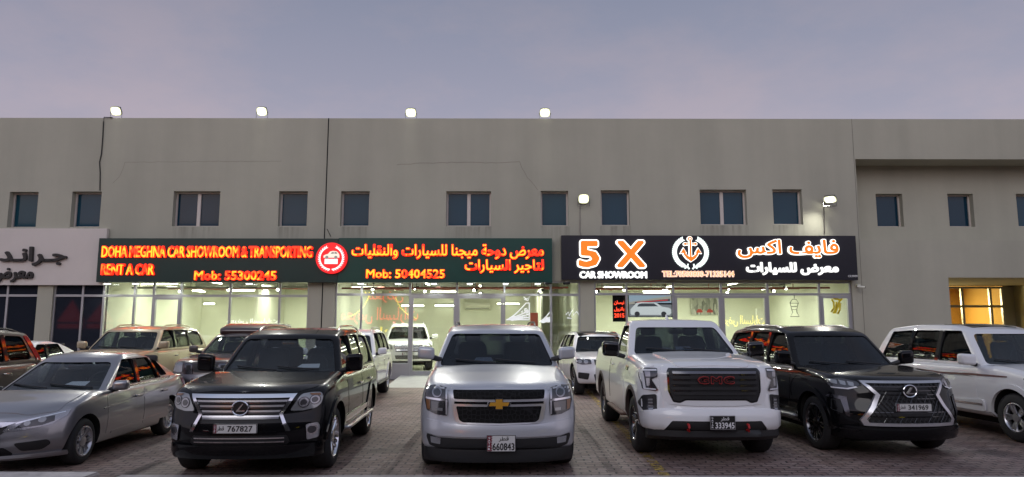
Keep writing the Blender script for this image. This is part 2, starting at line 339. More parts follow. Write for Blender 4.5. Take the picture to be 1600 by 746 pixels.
for k, (a, b_, c, d, dp) in enumerate(holes[:len(WIN)]): bpart(mesh_obj('rain_stain', [(a - .04, D - .002, c - .75), (b_ + .04, D - .002, c - .75), (b_ + .04, D - .002, c - .01), (a - .04, D - .002, c - .01)], [(0, 1, 2, 3)], RAIN))
for (a, b_, c, d, dp) in h2: window(a, b_, c, d, D2 + 0.27, False)
# expansion joints, cracks in the render
j = MB(); xj0 = px(509.5, 300)
j.add([(xj0 - .02, D - .004, TOP), (xj0 + .02, D - .004, TOP), (xj0 + .02, D - .004, 0), (xj0 - .02, D - .004, 0)], [(3, 2, 1, 0)])
bpart(j.obj('expansion_joint', BLACK))
j = MB(); j.add([(XR - .05, D - .004, TOP), (XR - .035, D - .004, TOP), (XR - .035, D - .004, 0), (XR - .05, D - .004, 0)], [(3, 2, 1, 0)]); bpart(j.obj('expansion_joint', mat('grey_joint', (0.16, 0.15, 0.13), 0.9)))
CRACK = mat('crack_line', (0.27, 0.25, 0.21), 0.95)  # flat strips darker than the plaster mark the cracks
def crack(pts, w):
    b = MB(); P = []
    for i, (a, c) in enumerate(pts):
        P.append((px(a, c), pz(c, a)))
        if i < len(pts) - 1:
            a2, c2 = pts[i + 1]; n = max(1, int(math.hypot(a2 - a, c2 - c) / 7))
            for k in range(1, n): t = k / n; P.append((px(a + (a2 - a) * t, c), pz(c + (c2 - c) * t + random.uniform(-.7, .7), a + (a2 - a) * t)))
    for i in range(len(P) - 1):
        (x0, z0), (x1, z1) = P[i], P[i + 1]; d = math.hypot(x1 - x0, z1 - z0) or 1; nx, nz_ = -(z1 - z0) / d * w, (x1 - x0) / d * w
        b.add([(x0 - nx, D - .003, z0 - nz_), (x1 - nx, D - .003, z1 - nz_), (x1 + nx, D - .003, z1 + nz_), (x0 + nx, D - .003, z0 + nz_)], [(0, 1, 2, 3)])
    bpart(b.obj('wall_crack', CRACK))
crack([(620, 258), (663, 255), (720, 254), (775, 255), (812, 253), (815, 262), (824, 278), (835, 290), (840, 297)], 0.009)
crack([(176, 287), (187, 276), (195, 254), (285, 253), (440, 252)], 0.006)

# pale cladding panel with dark raised lettering (far left shop)
clad = MB().box(-30, px(163), D - 0.14, D - 0.01, pz(446, 80), pz(358, 80)).obj('sign_board', CLAD)
tag(clad, 'pale blank fascia board with black raised Arabic letters above dark shop windows', 'shop sign')
DARKL = mat('black_letter', (0.012, 0.011, 0.011), 0.35)
def sx(x, d): return p2w(x, 400, d)[0]
def sz(y, x, d): return p2w(x, y, d)[1]
dl = D - 0.14
lettering('lettering', arabic('جـرانـد'), sx(2, dl), sx(106, dl), sz(416, 50, dl), sz(386, 50, dl), dl, 0.10, DARKL, clad, 0.03)
lettering('lettering', arabic('معرض'), sx(-8, dl), sx(56, dl), sz(442, 30, dl), sz(419, 30, dl), dl, 0.08, DARKL, clad, 0.03)

# ------------------------------------------------------------------ shop interiors and fronts
CREAM = mat('cream_wall', (0.68, 0.69, 0.57), 0.7, noise=(1.5, 0.04)); TILE = mat('floor_tile', (0.55, 0.53, 0.45), 0.15)
CEIL = mat('grey_ceiling', (0.42, 0.41, 0.36), 0.9); DARKIN = mat('unlit_interior', (0.03, 0.03, 0.035), 0.9)
TUBE = emis('lit_tube', (1.0, 1.0, 0.78), 12.0); WARMW = (0.96, 1.0, 0.84)
CEIL_Z = 3.95
def room(name, x0, x1, y1, wm, fm, cm, zt=CEIL_Z):
    y0 = D + 0.24; t = 0.1; b = MB(); b.box(x0, x1, y1, y1 + t, 0.15, zt); b.box(x0 - t, x0, y0, y1 + t, 0.15, zt); b.box(x1, x1 + t, y0, y1 + t, 0.15, zt)
    o = bpart(b.obj(name, wm)); MB().box(x0 - t, x1 + t, y0, y1 + t, 0.02, 0.148).obj('floor', fm, o); MB().box(x0 - t, x1 + t, y0, y1 + t, zt, zt + .1).obj('ceiling', cm, o)
    return o
RL = (px(160), px(500)); RM = (px(506), px(906)); RX = (px(917), px(1337))
room('interior', RL[0] + .06, RL[1] - .06, 32.0, CREAM, TILE, CEIL)
room('interior', RM[0] + .06, RM[1] - .06, 35.0, CREAM, TILE, CEIL)
room('interior', RX[0] + .06, RX[1] - .06, 32.5, CREAM, TILE, CEIL)
room('interior', -30, RL[0] - .12, 31.0, DARKIN, DARKIN, DARKIN)
def area(name, x, y, z, sx_, sy_, e, col, rx=0.0):
    l = bpy.data.lights.new(name, 'AREA'); l.shape = 'RECTANGLE'; l.size = sx_; l.size_y = sy_; l.energy = e; l.color = col
    o = bpy.data.objects.new(name, l); COL.objects.link(o); o.location = (x, y, z); o.rotation_euler = (rx, 0, 0); return o
# fluorescent battens: lamp body + lit tube, hung under the ceiling or on the walls
BATTEN = mat('batten_body', (0.7, 0.7, 0.65), 0.5)
def tube_light(x, y, z, ln, label, grp, along='x', wall=False):
    r = empty('tube_light', (x, y, z), 0 if along == 'x' else math.pi / 2, label, 'light', grp)
    if wall:
        MB().box(-ln / 2, ln / 2, 0.0, 0.06, -0.05, 0.05).obj('batten', BATTEN, r); MB().tube([(-ln / 2 + .03, -.03, 0), (ln / 2 - .03, -.03, 0)], .028, 8).obj('tube', TUBE, r, 60)
    else:
        MB().box(-ln / 2, ln / 2, -.04, .04, 0, .06).obj('batten', BATTEN, r); MB().tube([(-ln / 2 + .03, 0, -.03), (ln / 2 - .03, 0, -.03)], .022, 8).obj('tube', TUBE, r, 60)
    return r
def tl_px(a0, a1, y, d, label, grp, wall=True):
    x0, z = p2w(a0, y, d); x1, _ = p2w(a1, y, d); tube_light((x0 + x1) / 2, d, z, x1 - x0, label, grp, wall=wall)
for a0, a1, y, lb in ((178, 206, 461, 'white fluorescent batten on cream wall near the left shop corner'), (212, 240, 462, 'white fluorescent batten on cream wall above the left shop door'),
                      (294, 313, 474, 'white fluorescent batten on cream wall right of left shop door, first of pair'), (318, 336, 475, 'white fluorescent batten on cream wall right of left shop door, second of pair')):
    tl_px(a0, a1, y, 31.9, lb, 'battens on the left shop wall')
for a0, a1, y, lb in ((627, 663, 478, 'bright batten on cream wall left of the middle door frame'), (679, 711, 478, 'bright batten on cream wall seen through left door leaf'), (776, 812, 475, 'bright batten on cream wall right of wall air conditioner')):
    tl_px(a0, a1, y, 34.9, lb, 'battens on the middle shop wall')
for rm, yy, nm in ((RL, (26.6, 29.4), 'left'), (RM, (27, 30.5, 33.2), 'middle'), (RX, (26.8, 30.0), 'right')):
    n = 4
    for q, y in enumerate(yy):
        for i in range(n):
            x = rm[0] + (rm[1] - rm[0]) * (i + .5) / n + random.uniform(-.3, .3)
            if (i + q) % 4 == 3: continue
            tube_light(x, y, 3.45 + random.uniform(-.12, .08), 1.2, 'white ceiling batten hanging inside the %s lit showroom' % nm, 'ceiling battens in the %s showroom' % nm, along='y' if (i * 2 + q) % 3 else 'x')
    xc = (rm[0] + rm[1]) / 2
    for y in yy[:2]:
        area('showroom_lamp', xc, y, 3.38, (rm[1] - rm[0]) * .8, .5, 210 if nm != 'middle' else 235, WARMW)
PART = mat('partition_wall', (0.60, 0.60, 0.50), .7)
for x0_, x1_, y0_, y1_, z1_ in ((px(330), px(334), 28.5, 31.9, 3.9), (px(455), px(475), 27.5, 27.6, 3.3), (px(850), px(853), 27.0, 34.9, 3.9), (px(1255), px(1268), 29.0, 29.12, 2.6)):
    bpart(MB().box(x0_, x1_, y0_, y1_, .152, z1_).obj('partition', PART))
# pipes and trays under the ceilings
PIPE = mat('red_sprinkler_pipe', (0.28, 0.06, 0.04), 0.5); TRAY = mat('cable_tray', (0.3, 0.3, 0.28), 0.6)
for rm, nm in ((RL, 'left'), (RM, 'middle'), (RX, 'right')):
    for q, y in enumerate((25.6, 28.3)):
        b = MB().tube([(rm[0] + .3, y, 3.24 + q * .12), (rm[1] - .3, y, 3.28 + q * .12)], .038, 6)
        for i in range(4):
            x = rm[0] + (rm[1] - rm[0]) * (i + .3) / 4; b.tube([(x, y, 3.26 + q * .12), (x, y, 3.9)], .015, 5)
            b.tube([(x + .4, y, 3.27 + q * .12), (x + 1.1, y + 2.4, 3.42)], .018, 5)
        tag(b.obj('sprinkler_pipe', PIPE if nm != 'left' or q else TRAY, None, 60), '%s pipe run under ceiling of the %s showroom' % (('front', 'rear')[q], nm), 'pipe')
DUCT = mat('grey_duct', (.34, .34, .32), .5, .4)
for rm, y, nm in ((RL, 29.6, 'left'), (RM, 31.5, 'middle'), (RX, 29.0, 'right')):
    tag(MB().box(rm[0] + .8, rm[1] - .6, y, y + .5, 3.52, 3.85).obj('air_duct', DUCT, bevel=.02), 'long grey air duct under the ceiling of the %s showroom' % nm, 'duct')

SPOTM = emis('spot_lamp_face', (1, 1, .9), 14)
for rm, nm, yy in ((RM, 'middle', (26.0, 29.0)), (RX, 'right', (26.4, 28.0)), (RL, 'left', (27.6,))):
    for y in yy:
        for i in range(4):
            x = rm[0] + (rm[1] - rm[0]) * (i + .5 + random.uniform(-.2, .2)) / 4; r = empty('spot_lamp', (x, y, 3.22 + random.uniform(-.05, .1)), random.uniform(-1, 1), 'small round spot lamp on a rod inside the %s lit showroom' % nm, 'spot lamp', 'spot lamps in the %s showroom' % nm)
            MB().tube([(0, 0, .03), (0, 0, .7)], .012, 5).tube([(0, -.07, -.01), (0, .09, .03)], .06, 10).obj('lamp_body', DARKL, r, 50); MB().tube([(0, -.075, -.012), (0, -.085, -.014)], .055, 10).obj('lamp_face', SPOTM, r, 50)

def glazing(xs, doors, zs_tr, zb, zt, label, y=D + .12, dark=0):
    """mullions at xs; doors = list of (x0, x1, handle_x); transom at zs_tr; sill zb"""
    f = MB(); w = .035; ya, yb = y - .05, y + .05
    for x in xs: f.box(x - w, x + w, ya, yb, .02, zt)
    for i in range(len(xs) - 1):
        a, c = xs[i] + w, xs[i + 1] - w
        f.box(a, c, ya + .003, yb - .003, zs_tr - .04, zs_tr + .04); f.box(a, c, ya + .003, yb - .003, zt - .06, zt)
        if not any(d[0] < (a + c) / 2 < d[1] for d in doors):
            f.box(a, c, ya + .003, yb - .003, zb - .05, zb + .03)
            f.box(a, c, ya + .02, yb - .02, .02, zb - .05)
    fo = bpart(f.obj('shopfront_frame', ALU))
    for i in range(len(xs) - 1):
        G = DARKG if i < dark else SHOPGLASS
        a, c = xs[i] + w * .8, xs[i + 1] - w * .8
        MB().box(a, c, y - .006, y + .006, zs_tr + .035, zt - .055).obj('pane', G, fo)
        if not any(d[0] < (a + c) / 2 < d[1] for d in doors): MB().box(a, c, y - .006, y + .006, zb + .025, zs_tr - .035).obj('pane', G, fo)
    for d0, d1, hx in doors:
        dm = MB(); t = .085; za, zb2 = .17, zs_tr - .05
        dm.box(d0, d0 + t, ya - .01, yb, za, zb2); dm.box(d1 - t, d1, ya - .01, yb, za, zb2); dm.box(d0 + t, d1 - t, ya - .01, yb, zb2 - t, zb2); dm.box(d0 + t, d1 - t, ya - .01, yb, za, za + .14)
        do = bpart(dm.obj('door', ALU)); MB().box(d0 + t - .01, d1 - t + .01, y - .006, y + .006, za + .13, zb2 - t + .01).obj('pane', SHOPGLASS, do)
        MB().tube([(hx, ya - .01, .95), (hx, ya - .07, .95), (hx, ya - .07, 1.45), (hx, ya - .01, 1.45)], .015, 8).obj('handle', ALU, do, 60)
ZT = pz(463)
DARKG = mat('dark_shop_glass', (0.020, 0.024, 0.034), 0.03, spec=.6)
glazing([px(a) for a in (-200, -110, -20, 9, 58)], [], ZT, .55, ZS, 'x', dark=4)
glazing([px(a) for a in (83, 127, 160, 208, 238, 281, 358, 436, 481)], [(px(238), px(281), px(243))], ZT, .55, ZS, 'x', dark=2)
glazing([px(a) for a in (524, 564, 640, 713.5, 788, 861, 906)], [(px(640) + .04, px(713.5) - .02, px(708)), (px(713.5) + .02, px(788) - .04, px(719))], ZT + .05, .55, ZS, 'x')
glazing([px(a) for a in (929.5, 979.5, 1053, 1128, 1201, 1282, 1331)], [(px(1053) + .04, px(1128) - .02, px(1122)), (px(1128) + .02, px(1201) - .04, px(1134)), (px(1282) + .04, px(1331) - .04, px(1326))], ZT + .08, .55, ZS, 'x')
# ramp to the middle doors
b = MB(); xa, xb = px(628), px(800); b.add([(xa, D - .02, 0.16), (xb, D - .02, 0.16), (xb, 21.4, 0.005), (xa, 21.4, 0.005), (xa, D - .02, 0), (xb, D - .02, 0)], [(0, 3, 2, 1), (0, 4, 3), (1, 2, 5)])
b.box(xa, xb, D - .02, D + .2, 0, .16)
tag(b.obj('entrance_ramp', mat('ramp_tile', (0.42, 0.42, 0.40), 0.5, noise=(3, .1))), 'pale concrete ramp sloping up to the middle showroom doors', 'ramp')
# the far-right entrance: deep lit porch
YB = D + 5.15; YELL = mat('ochre_wall', (0.55, 0.36, 0.10), 0.7)
xs = [ER0 + .02, p2w(1504, 480, YB)[0], p2w(1548, 480, YB)[0], p2w(1567, 480, YB)[0]]
f = MB(); zt_ = pz(434, 1500) - .03; ztr = p2w(1520, 479, YB)[1]
for x in xs: f.box(x - .05, x + .05, YB - .05, YB + .05, 0.02, zt_)
f.box(xs[0], xs[-1], YB - .046, YB + .046, ztr - .05, ztr + .05); f.box(xs[0], xs[-1], YB - .046, YB + .046, zt_ - .08, zt_)
fo = bpart(f.obj('entrance_frame', ALU)); bpart(MB().box(xs[-1] + .055, ER1 - .003, YB - .04, YB + .04, .01, zt_).obj('porch_wall', WALL))
for i in range(3):
    MB().box(xs[i] + .04, xs[i + 1] - .04, YB - .006, YB + .006, ztr + .045, zt_ - .07).obj('pane', SHOPGLASS, fo)
    if i != 1: MB().box(xs[i] + .04, xs[i + 1] - .04, YB - .006, YB + .006, .05, ztr - .045).obj('pane', SHOPGLASS, fo)
b = MB(); b.box(xs[0] - .2, xs[-1] + .1, YB + 3.0, YB + 3.1, .02, 3.6); b.box(xs[0] - .3, xs[0] - .2, YB + .06, YB + 3.1, .02, 3.6); b.box(xs[-1] + .1, xs[-1] + .2, YB + .06, YB + 3.1, .02, 3.6); b.box(xs[0] - .3, xs[-1] + .2, YB + .06, YB + 3.1, 3.6, 3.7)
ent = bpart(b.obj('interior', YELL)); MB().box(xs[1] + .3, xs[1] + 1.2, YB + 2.94, YB + 2.99, .05, 2.6).obj('inner_door', mat('dark_ochre_door', (0.30, 0.17, 0.03), 0.6), ent)
area('lobby_lamp_and_fill', (xs[0] + xs[-1]) / 2, YB + 1.5, 3.5, 1.2, .6, 110, (1.0, 0.72, 0.22)); area('lobby_lamp_and_fill', (xs[0] + xs[-1]) / 2, YB + 2.8, 2.9, 1.6, .5, 200, (1.0, 0.80, 0.40), R(-70))  # second lamp is an added, unseen fill aimed outward at the porch wall

# ------------------------------------------------------------------ things in and on the shops
def split_ac(a0, a1, y0, y1, d, label):
    x0, z1 = p2w(a0, y0, d); x1, z0 = p2w(a1, y1, d); r = empty('air_conditioner', ((x0 + x1) / 2, d, z0), 0, label, 'air conditioner')
    w = (x1 - x0) / 2; h = z1 - z0
    MB().add([(-w, 0, 0), (w, 0, 0), (w, 0, h), (-w, 0, h), (-w, -.16, .06), (w, -.16, .06), (w, -.22, h * .5), (-w, -.22, h * .5), (w, -.2, h), (-w, -.2, h)],
             [(0, 1, 2, 3), (0, 4, 5, 1), (4, 7, 6, 5), (7, 9, 8, 6), (9, 3, 2, 8), (0, 3, 9, 7, 4), (1, 5, 6, 8, 2)]).obj('body', mat('white_plastic', (0.62, 0.62, 0.52), 0.4), r)
    MB().box(-w * .92, w * .92, -.19, -.165, .05, .09).obj('louvre', mat('grey_plastic', (0.25, 0.25, 0.22), 0.5), r)
split_ac(727, 766, 474, 485, 34.9, 'white wall air conditioner above the middle showroom doors')
split_ac(246, 272, 473, 479, 31.9, 'white wall air conditioner seen through the left shop door')
r = empty('condenser_unit', (px(893), D - .75, 0), 0, 'white outdoor condenser unit standing below the narrow window', 'condenser')
MB().box(-.34, .42, -.3, .15, .62, 1.25).obj('casing', mat('white_plastic', 0), r, bevel=.01); b = MB()
for k in range(9): b.box(-.02, .38, -.325, -.302, .68 + k * .06, .705 + k * .06)
b.obj('fan_grille', mat('dark_grille', (0.05, 0.05, 0.05), 0.6), r); MB().box(-.3, -.24, -.3, .15, 0, .62).box(.3, .36, -.3, .15, 0, .62).obj('stand', ALU, r)
def panel_px(name, a0, a1, y0, y1, d, m, label, cat, th=.04):
    x0, z1 = p2w(a0, y0, d); x1, z0 = p2w(a1, y1, d); return tag(MB().box(x0, x1, d, d + th, z0, z1).obj(name, m), label, cat), (x0, x1, z0, z1)
# red LED board and car screen in the right shop window
SCRK = mat('black_screen', (0.008, 0.008, 0.01), 0.2)
dW = D + .28
lb, (x0, x1, z0, z1) = panel_px('led_board', 957, 978, 461, 503, dW, SCRK, 'narrow black board with red glowing Arabic and 2015 in the window', 'led sign')
REDL = emis('red_led', (1.0, 0.06, 0.02), 2.2)
for i, s in enumerate(('نيسان', 'باترول')): lettering('lettering', arabic(s), x0 + .05, x1 - .05, z1 - .36 - i * .23, z1 - .2 - i * .23, dW, .01, REDL, lb, .02)
lettering('lettering', '2015', x0 + .05, x1 - .05, z1 - .8, z1 - .65, dW, .01, REDL, lb, .02)
def screen_car(parent, x0, x1, z0, z1, y):
    w, h = x1 - x0, z1 - z0; P = lambda u, v: (x0 + u * w, z0 + v * h)
    def pl(name, pts, m, dy): MB().prism([P(*p) for p in pts], y - dy, y - dy + .004).obj(name, m, parent)
    pl('screen_sky', [(0.02, .62), (.98, .62), (.98, .97), (.02, .97)], emis('screen_sky', (.40, .52, .66), .6), .006)
    pl('screen_wall', [(0.02, .55), (.98, .72), (.98, .93), (.02, .66)], emis('screen_wall', (.42, .40, .36), .7), .010)
    pl('screen_sign', [(0.15, .60), (.95, .70), (.95, .80), (.15, .66)], emis('screen_sign', (.08, .07, .1), .6), .014)
    pl('screen_lettering', [(0.2, .635), (.9, .735), (.9, .765), (.2, .65)], emis('screen_red', (.8, .05, .04), .9), .017)
    pl('screen_floor', [(.02, .03), (.98, .03), (.98, .55), (.02, .55)], emis('screen_floor', (.30, .32, .36), .5), .008)
    pl('screen_car', rounded([(.05, .14), (.95, .14), (.97, .34), (.92, .42), (.74, .47), (.64, .63), (.28, .65), (.15, .60), (.09, .42), (.05, .32)], .03) if 0 else [(.05, .16), (.07, .10), (.93, .10), (.97, .18), (.97, .34), (.92, .41), (.76, .46), (.66, .60), (.60, .64), (.30, .65), (.19, .62), (.10, .44), (.05, .34)], emis('screen_car', (.62, .66, .70), .8), .018)
    pl('screen_window', [(.20, .46), (.24, .57), (.31, .60), (.58, .60), (.68, .47)], emis('screen_window', (.06, .07, .09), .6), .022)
    for cx in (.20, .80): pl('screen_wheel', [(cx + .06 * math.cos(t * .524), .14 + .11 * math.sin(t * .524)) for t in range(12)], emis('screen_wheel', (.04, .04, .05), .6), .022)
sc, (x0, x1, z0, z1) = panel_px('display_screen', 981, 1051, 460, 496, dW, SCRK, 'wide lit screen showing a white car, in the showroom window', 'screen'); screen_car(sc, x0, x1, z0, z1, dW)
# pictures on the right shop's back wall
def night_picture():
    m = mat('city_picture', (0.2, 0.2, 0.2), 0.5); n = m.node_tree.nodes; l = m.node_tree.links
    t = n.new('ShaderNodeTexCoord'); mp_ = n.new('ShaderNodeMapping'); mp_.inputs['Scale'].default_value = (7, 1, 2.2); l.new(t.outputs['Object'], mp_.inputs[0])
    v = n.new('ShaderNodeTexVoronoi'); v.inputs['Scale'].default_value = 1.6; l.new(mp_.outputs[0], v.inputs['Vector'])
    c = n.new('ShaderNodeValToRGB'); c.color_ramp.elements[0].color = (.03, .035, .03, 1); c.color_ramp.elements[1].color = (.5, .5, .42, 1); l.new(v.outputs['Color'], c.inputs[0]); l.new(c.outputs[0], n['Principled BSDF'].inputs['Base Color']); return m
pc, (x0, x1, z0, z1) = panel_px('wall_picture', 1079, 1122, 463, 492, 32.4, night_picture(), 'large grey city picture with two red cars on the right shop wall', 'picture', .05)
for k in (0.3, .68): MB().prism([(x0 + (x1 - x0) * (k + u), z0 + .1 + v) for u, v in ((-.1, 0), (.12, 0), (.13, .08), (.06, .15), (-.03, .16), (-.09, .07))], 32.385, 32.4).obj('red_car_motif', mat('picture_red', (.35, .03, .02), .5), pc)
pf, (x0, x1, z0, z1) = panel_px('picture_frame', 1210, 1220, 487, 502, 32.4, mat('dark_wood', (.06, .035, .02), .5), 'small dark framed picture hanging on right showroom wall', 'picture')
MB().box(x0 + .05, x1 - .05, 32.39, 32.41, z0 + .05, z1 - .05).obj('picture', mat('brown_print', (.22, .12, .06), .5), pf)
xp, zp = p2w(1226, 442, 27.0); r = empty('pendant_lamp', (xp, 27.0, zp), 0, 'black dome pendant lamp hanging inside the right showroom', 'lamp')
MB().tube([(0, 0, .12), (0, 0, CEIL_Z - zp)], .012, 6).obj('cord', DARKL, r)
V = []; n = 20
for k, (rr, z) in enumerate(((.04, .14), (.10, .12), (.2, .03), (.24, -.06))): V += [(rr * math.cos(2 * math.pi * i / n), rr * math.sin(2 * math.pi * i / n), z) for i in range(n)]
mesh_obj('shade', V, [(k * n + i, k * n + (i + 1) % n, (k + 1) * n + (i + 1) % n, (k + 1) * n + i) for k in range(3) for i in range(n)], DARKL, r, 40)
MB().disc(0, 0, .08, -.01, .01, 16).obj('bulb', TUBE, r).rotation_euler = (math.pi / 2, 0, 0)
# stickers on the glass
STW = mat('white_vinyl_glow', (.8, .8, .78), .5, emit=(.8, .85, .9), es=.35); STY = mat('yellow_vinyl', (.75, .6, .02), .5); STK = mat('black_vinyl', (.02, .02, .02), .5)  # the white vinyl is given a faint glow of its own
dS = D + .105
def strokes(name, lines, r, m, label, cat='sticker'):
    b = MB()
    for ln in lines: b.tube([(p2w(a, y, dS)[0], dS, p2w(a, y, dS)[1]) for a, y in ln], r, 5)
    return tag(b.obj(name, m, None, 60), label, cat)
strokes('lantern_sticker', [[(1241, 462), (1241, 467)], [(1234, 474), (1238, 468), (1244, 468), (1248, 474), (1234, 474)], [(1235, 474), (1237, 484), (1245, 484), (1247, 474)], [(1237, 479), (1245, 479)], [(1237, 484), (1239, 488), (1235, 495), (1249, 495), (1245, 488), (1245, 484)]], .012, STK, 'black line drawing of a hanging lantern on right shop glass')
strokes('ribbon_sticker', [[(1297, 465), (1303, 463), (1311, 465), (1317, 463)], [(1299, 468), (1303, 473), (1303, 480), (1299, 488)], [(1316, 467), (1311, 472), (1309, 480), (1305, 490)], [(1302, 467), (1309, 468), (1314, 470)], [(1307, 472), (1306, 482), (1302, 490)], [(1313, 474), (1312, 484), (1309, 491)]], .035, STY, 'yellow ribbon shaped sticker on the rightmost glass door')
def dome(x0, y0, w, h, seed):
    rnd = random.Random(seed); L = []
    prof = lambda t: y0 - h * (t ** .7 if t < 1 else 1)
    L.append([(x0 + w * t / 14, y0 - h * min(1, (t / 12) ** 1.4)) for t in range(15)]); L.append([(x0, y0), (x0 + w, y0)]); L.append([(x0 + w, y0), (x0 + w, y0 - h)])
    for k in range(16):
        t = rnd.uniform(.15, .95); yy = y0 - rnd.uniform(.08, .8) * h * (t ** 1.4); L.append([(x0 + w * t + 3 * math.cos(q) * rnd.uniform(.5, 1), yy + 1.8 * math.sin(q)) for q in (0, 1.2, 2.4, 3.6, 4.8)])
    for k in range(3): L.append([(x0 + w * t / 10, y0 - h * (.12 + .2 * k) * (t / 10) ** 1.2 - .5) for t in range(2, 11)])
    return L
strokes('calligraphy_sticker', dome(791, 500, 36, 26, 3) + [[(818, 464), (823, 468), (828, 463), (825, 470), (819, 468)]], .022, STW, 'white dome shaped calligraphy sticker on middle shop glass')
strokes('calligraphy_sticker', dome(843, 503, 19, 15, 5), .022, STW, 'small white round calligraphy sticker beside the narrow window')
strokes('script_sticker', [[(884, 492), (888, 488), (889, 494), (895, 484), (896, 493), (901, 487), (905, 493)], [(886, 497), (893, 498)]], .022, STW, 'short white script sticker on the narrow window')
cb, _ = panel_px('cabinet', 829, 842, 489, 520, 30.0, mat('maroon_cabinet', (.22, .03, .02), .5), 'maroon cabinet standing inside the middle shop', 'cabinet', .5)
# small cameras under the boards
def cctv(a, y, label, s=1):
    x, z = p2w(a, y, D - .2); r = empty('security_camera', (x, D - .2, z), 0, label, 'camera')
    MB().box(-.05, .05, .02, .18, -.02, .06).obj('bracket', mat('white_plastic', 0), r); MB().tube([(-.09 * s, -.02, -.03), (.12 * s, -.12, -.06)], .045, 10).obj('body', mat('white_plastic', 0) if s > 0 else DARKL, r, 50)
    MB().tube([(.12 * s, -.12, -.06), (.135 * s, -.127, -.063)], .036, 10).obj('lens', SCRK, r)
cctv(1343, 447, 'white security camera on the wall right of the black board'); cctv(886, 441, 'dark security camera under left end of black board', -1); cctv(857, 441, 'dark security camera under right end of green board', -1)
# ------------------------------------------------------------------ lit fascia signs
DF = D - 0.32
def sb(a0, a1, y0, y1, d=DF):
    x0, z1 = p2w(a0, y0, d); x1, z0 = p2w(a1, y1, d); return x0, x1, z0, z1
RED_RIM = emis('red_acrylic_lit', (1.0, 0.012, 0.004), 2.0)
def hot_face():          # red acrylic letters with the yellow hot spots of the LED modules behind it
    m = emis('amber_face_lit', (1, .5, .02), 1.9); n = m.node_tree.nodes; l = m.node_tree.links; b = n['Principled BSDF']
    t = n.new('ShaderNodeTexCoord'); x = n.new('ShaderNodeTexNoise'); x.inputs['Scale'].default_value = 3.2; x.inputs['Detail'].default_value = 1; l.new(t.outputs['Object'], x.inputs['Vector'])
    c = n.new('ShaderNodeValToRGB'); c.color_ramp.elements[0].position = .40; c.color_ramp.elements[0].color = (1, .03, .003, 1); c.color_ramp.elements[1].position = .56; c.color_ramp.elements[1].color = (1, .38, .014, 1)
    l.new(x.outputs[0], c.inputs[0]); l.new(c.outputs[0], b.inputs['Emission Color']); return m
AMBER = hot_face()
WHITE_RIM = emis('white_acrylic_lit', (1.0, 0.95, 0.88), 1.9); ORANGE = emis('orange_face_lit', (1.0, 0.20, 0.004), 0.95); WHITE_F = emis('white_face_lit', (1.0, 1.0, 0.98), 1.3)
PINK_RIM = emis('pink_rim_lit', (1.0, 0.62, 0.52), 1.25)
def lit_line(parent, s, box, rim, face, ro, fo, d=DF, spacing=1.0, slant=0.0, dep=0.07):
    B = text_verts(s, 0, .5, 2, spacing)[0]; asp = ((box[3] - box[2]) / (max(v.y for v in B) - min(v.y for v in B))) / ((box[1] - box[0]) / (max(v.x for v in B) - min(v.x for v in B)))
    V, Fc = text_verts(s, fo, .5, 2, spacing, asp)
    o, ref = lettering('lettering', s, *box, d, dep, rim, parent, ro, None, spacing)
    # same reference rectangle, thinner strokes, 6 mm in front
    fx = (min(v.x for v in V), max(v.x for v in V), min(v.y for v in V), max(v.y for v in V))
    sxx = (box[1] - box[0]) / (ref[1] - ref[0]); szz = (box[3] - box[2]) / (ref[3] - ref[2])
    b2 = (box[0] + (fx[0] - ref[0]) * sxx, box[0] + (fx[1] - ref[0]) * sxx, box[2] + (fx[2] - ref[2]) * szz, box[2] + (fx[3] - ref[2]) * szz)
    lettering('lettering', s, *b2, d - dep - .004, .008, face, o, fo, None, spacing)
    return o
GREEN_A = mat('dark_green_board', (0.008, 0.034, 0.027), 0.35, noise=(.8, .1)); GREEN_B = mat('green_board', (0.008, 0.062, 0.047), 0.3, noise=(.8, .1))
g = empty('shop_sign', (0, DF, 0), 0, 'long dark green board with glowing red and yellow English and Arabic letters', 'shop sign')
def under(root, ob): ob.parent = root; ob.matrix_parent_inverse = Matrix.Translation((-root.location.x, -root.location.y, -root.location.z)); return ob
x0, x1, z0, z1 = sb(155, 527, 372.5, 441.5); under(g, MB().box(x0, x1 - .004, DF, D - .02, z0, z1).obj('panel', GREEN_A, bevel=.006))
x2, x3, z2, z3 = sb(527, 863, 371, 440.5); under(g, MB().box(x1 + .004, x3, DF, D - .02, z0, z1 + .02).obj('panel', GREEN_B, bevel=.006))
ENG = [('DOHA MEGHNA CAR SHOWROOM & TRANSPORTING', (161, 489, 384.5, 403.5), .97), ('RENT A CAR', (160, 242, 412.5, 430.5), .97), ('Mob: 55300245', (305, 432.5, 423.5, 438.5), 1.0), ('Mob: 50404525', (572.5, 695.5, 421, 435.5), 1.0)]
for s, bx, spc in ENG: under(g, lit_line(None, s, sb(*bx), RED_RIM, AMBER, .042, .018, spacing=spc))
for s, bx in (('معرض دوحة ميجنا للسيارات والنقليات', (550, 850, 381.5, 406)), ('لتاجير السيارات', (726, 850, 405.5, 428))):
    under(g, lit_line(None, arabic(s), sb(*bx), RED_RIM, AMBER, .045, .012))
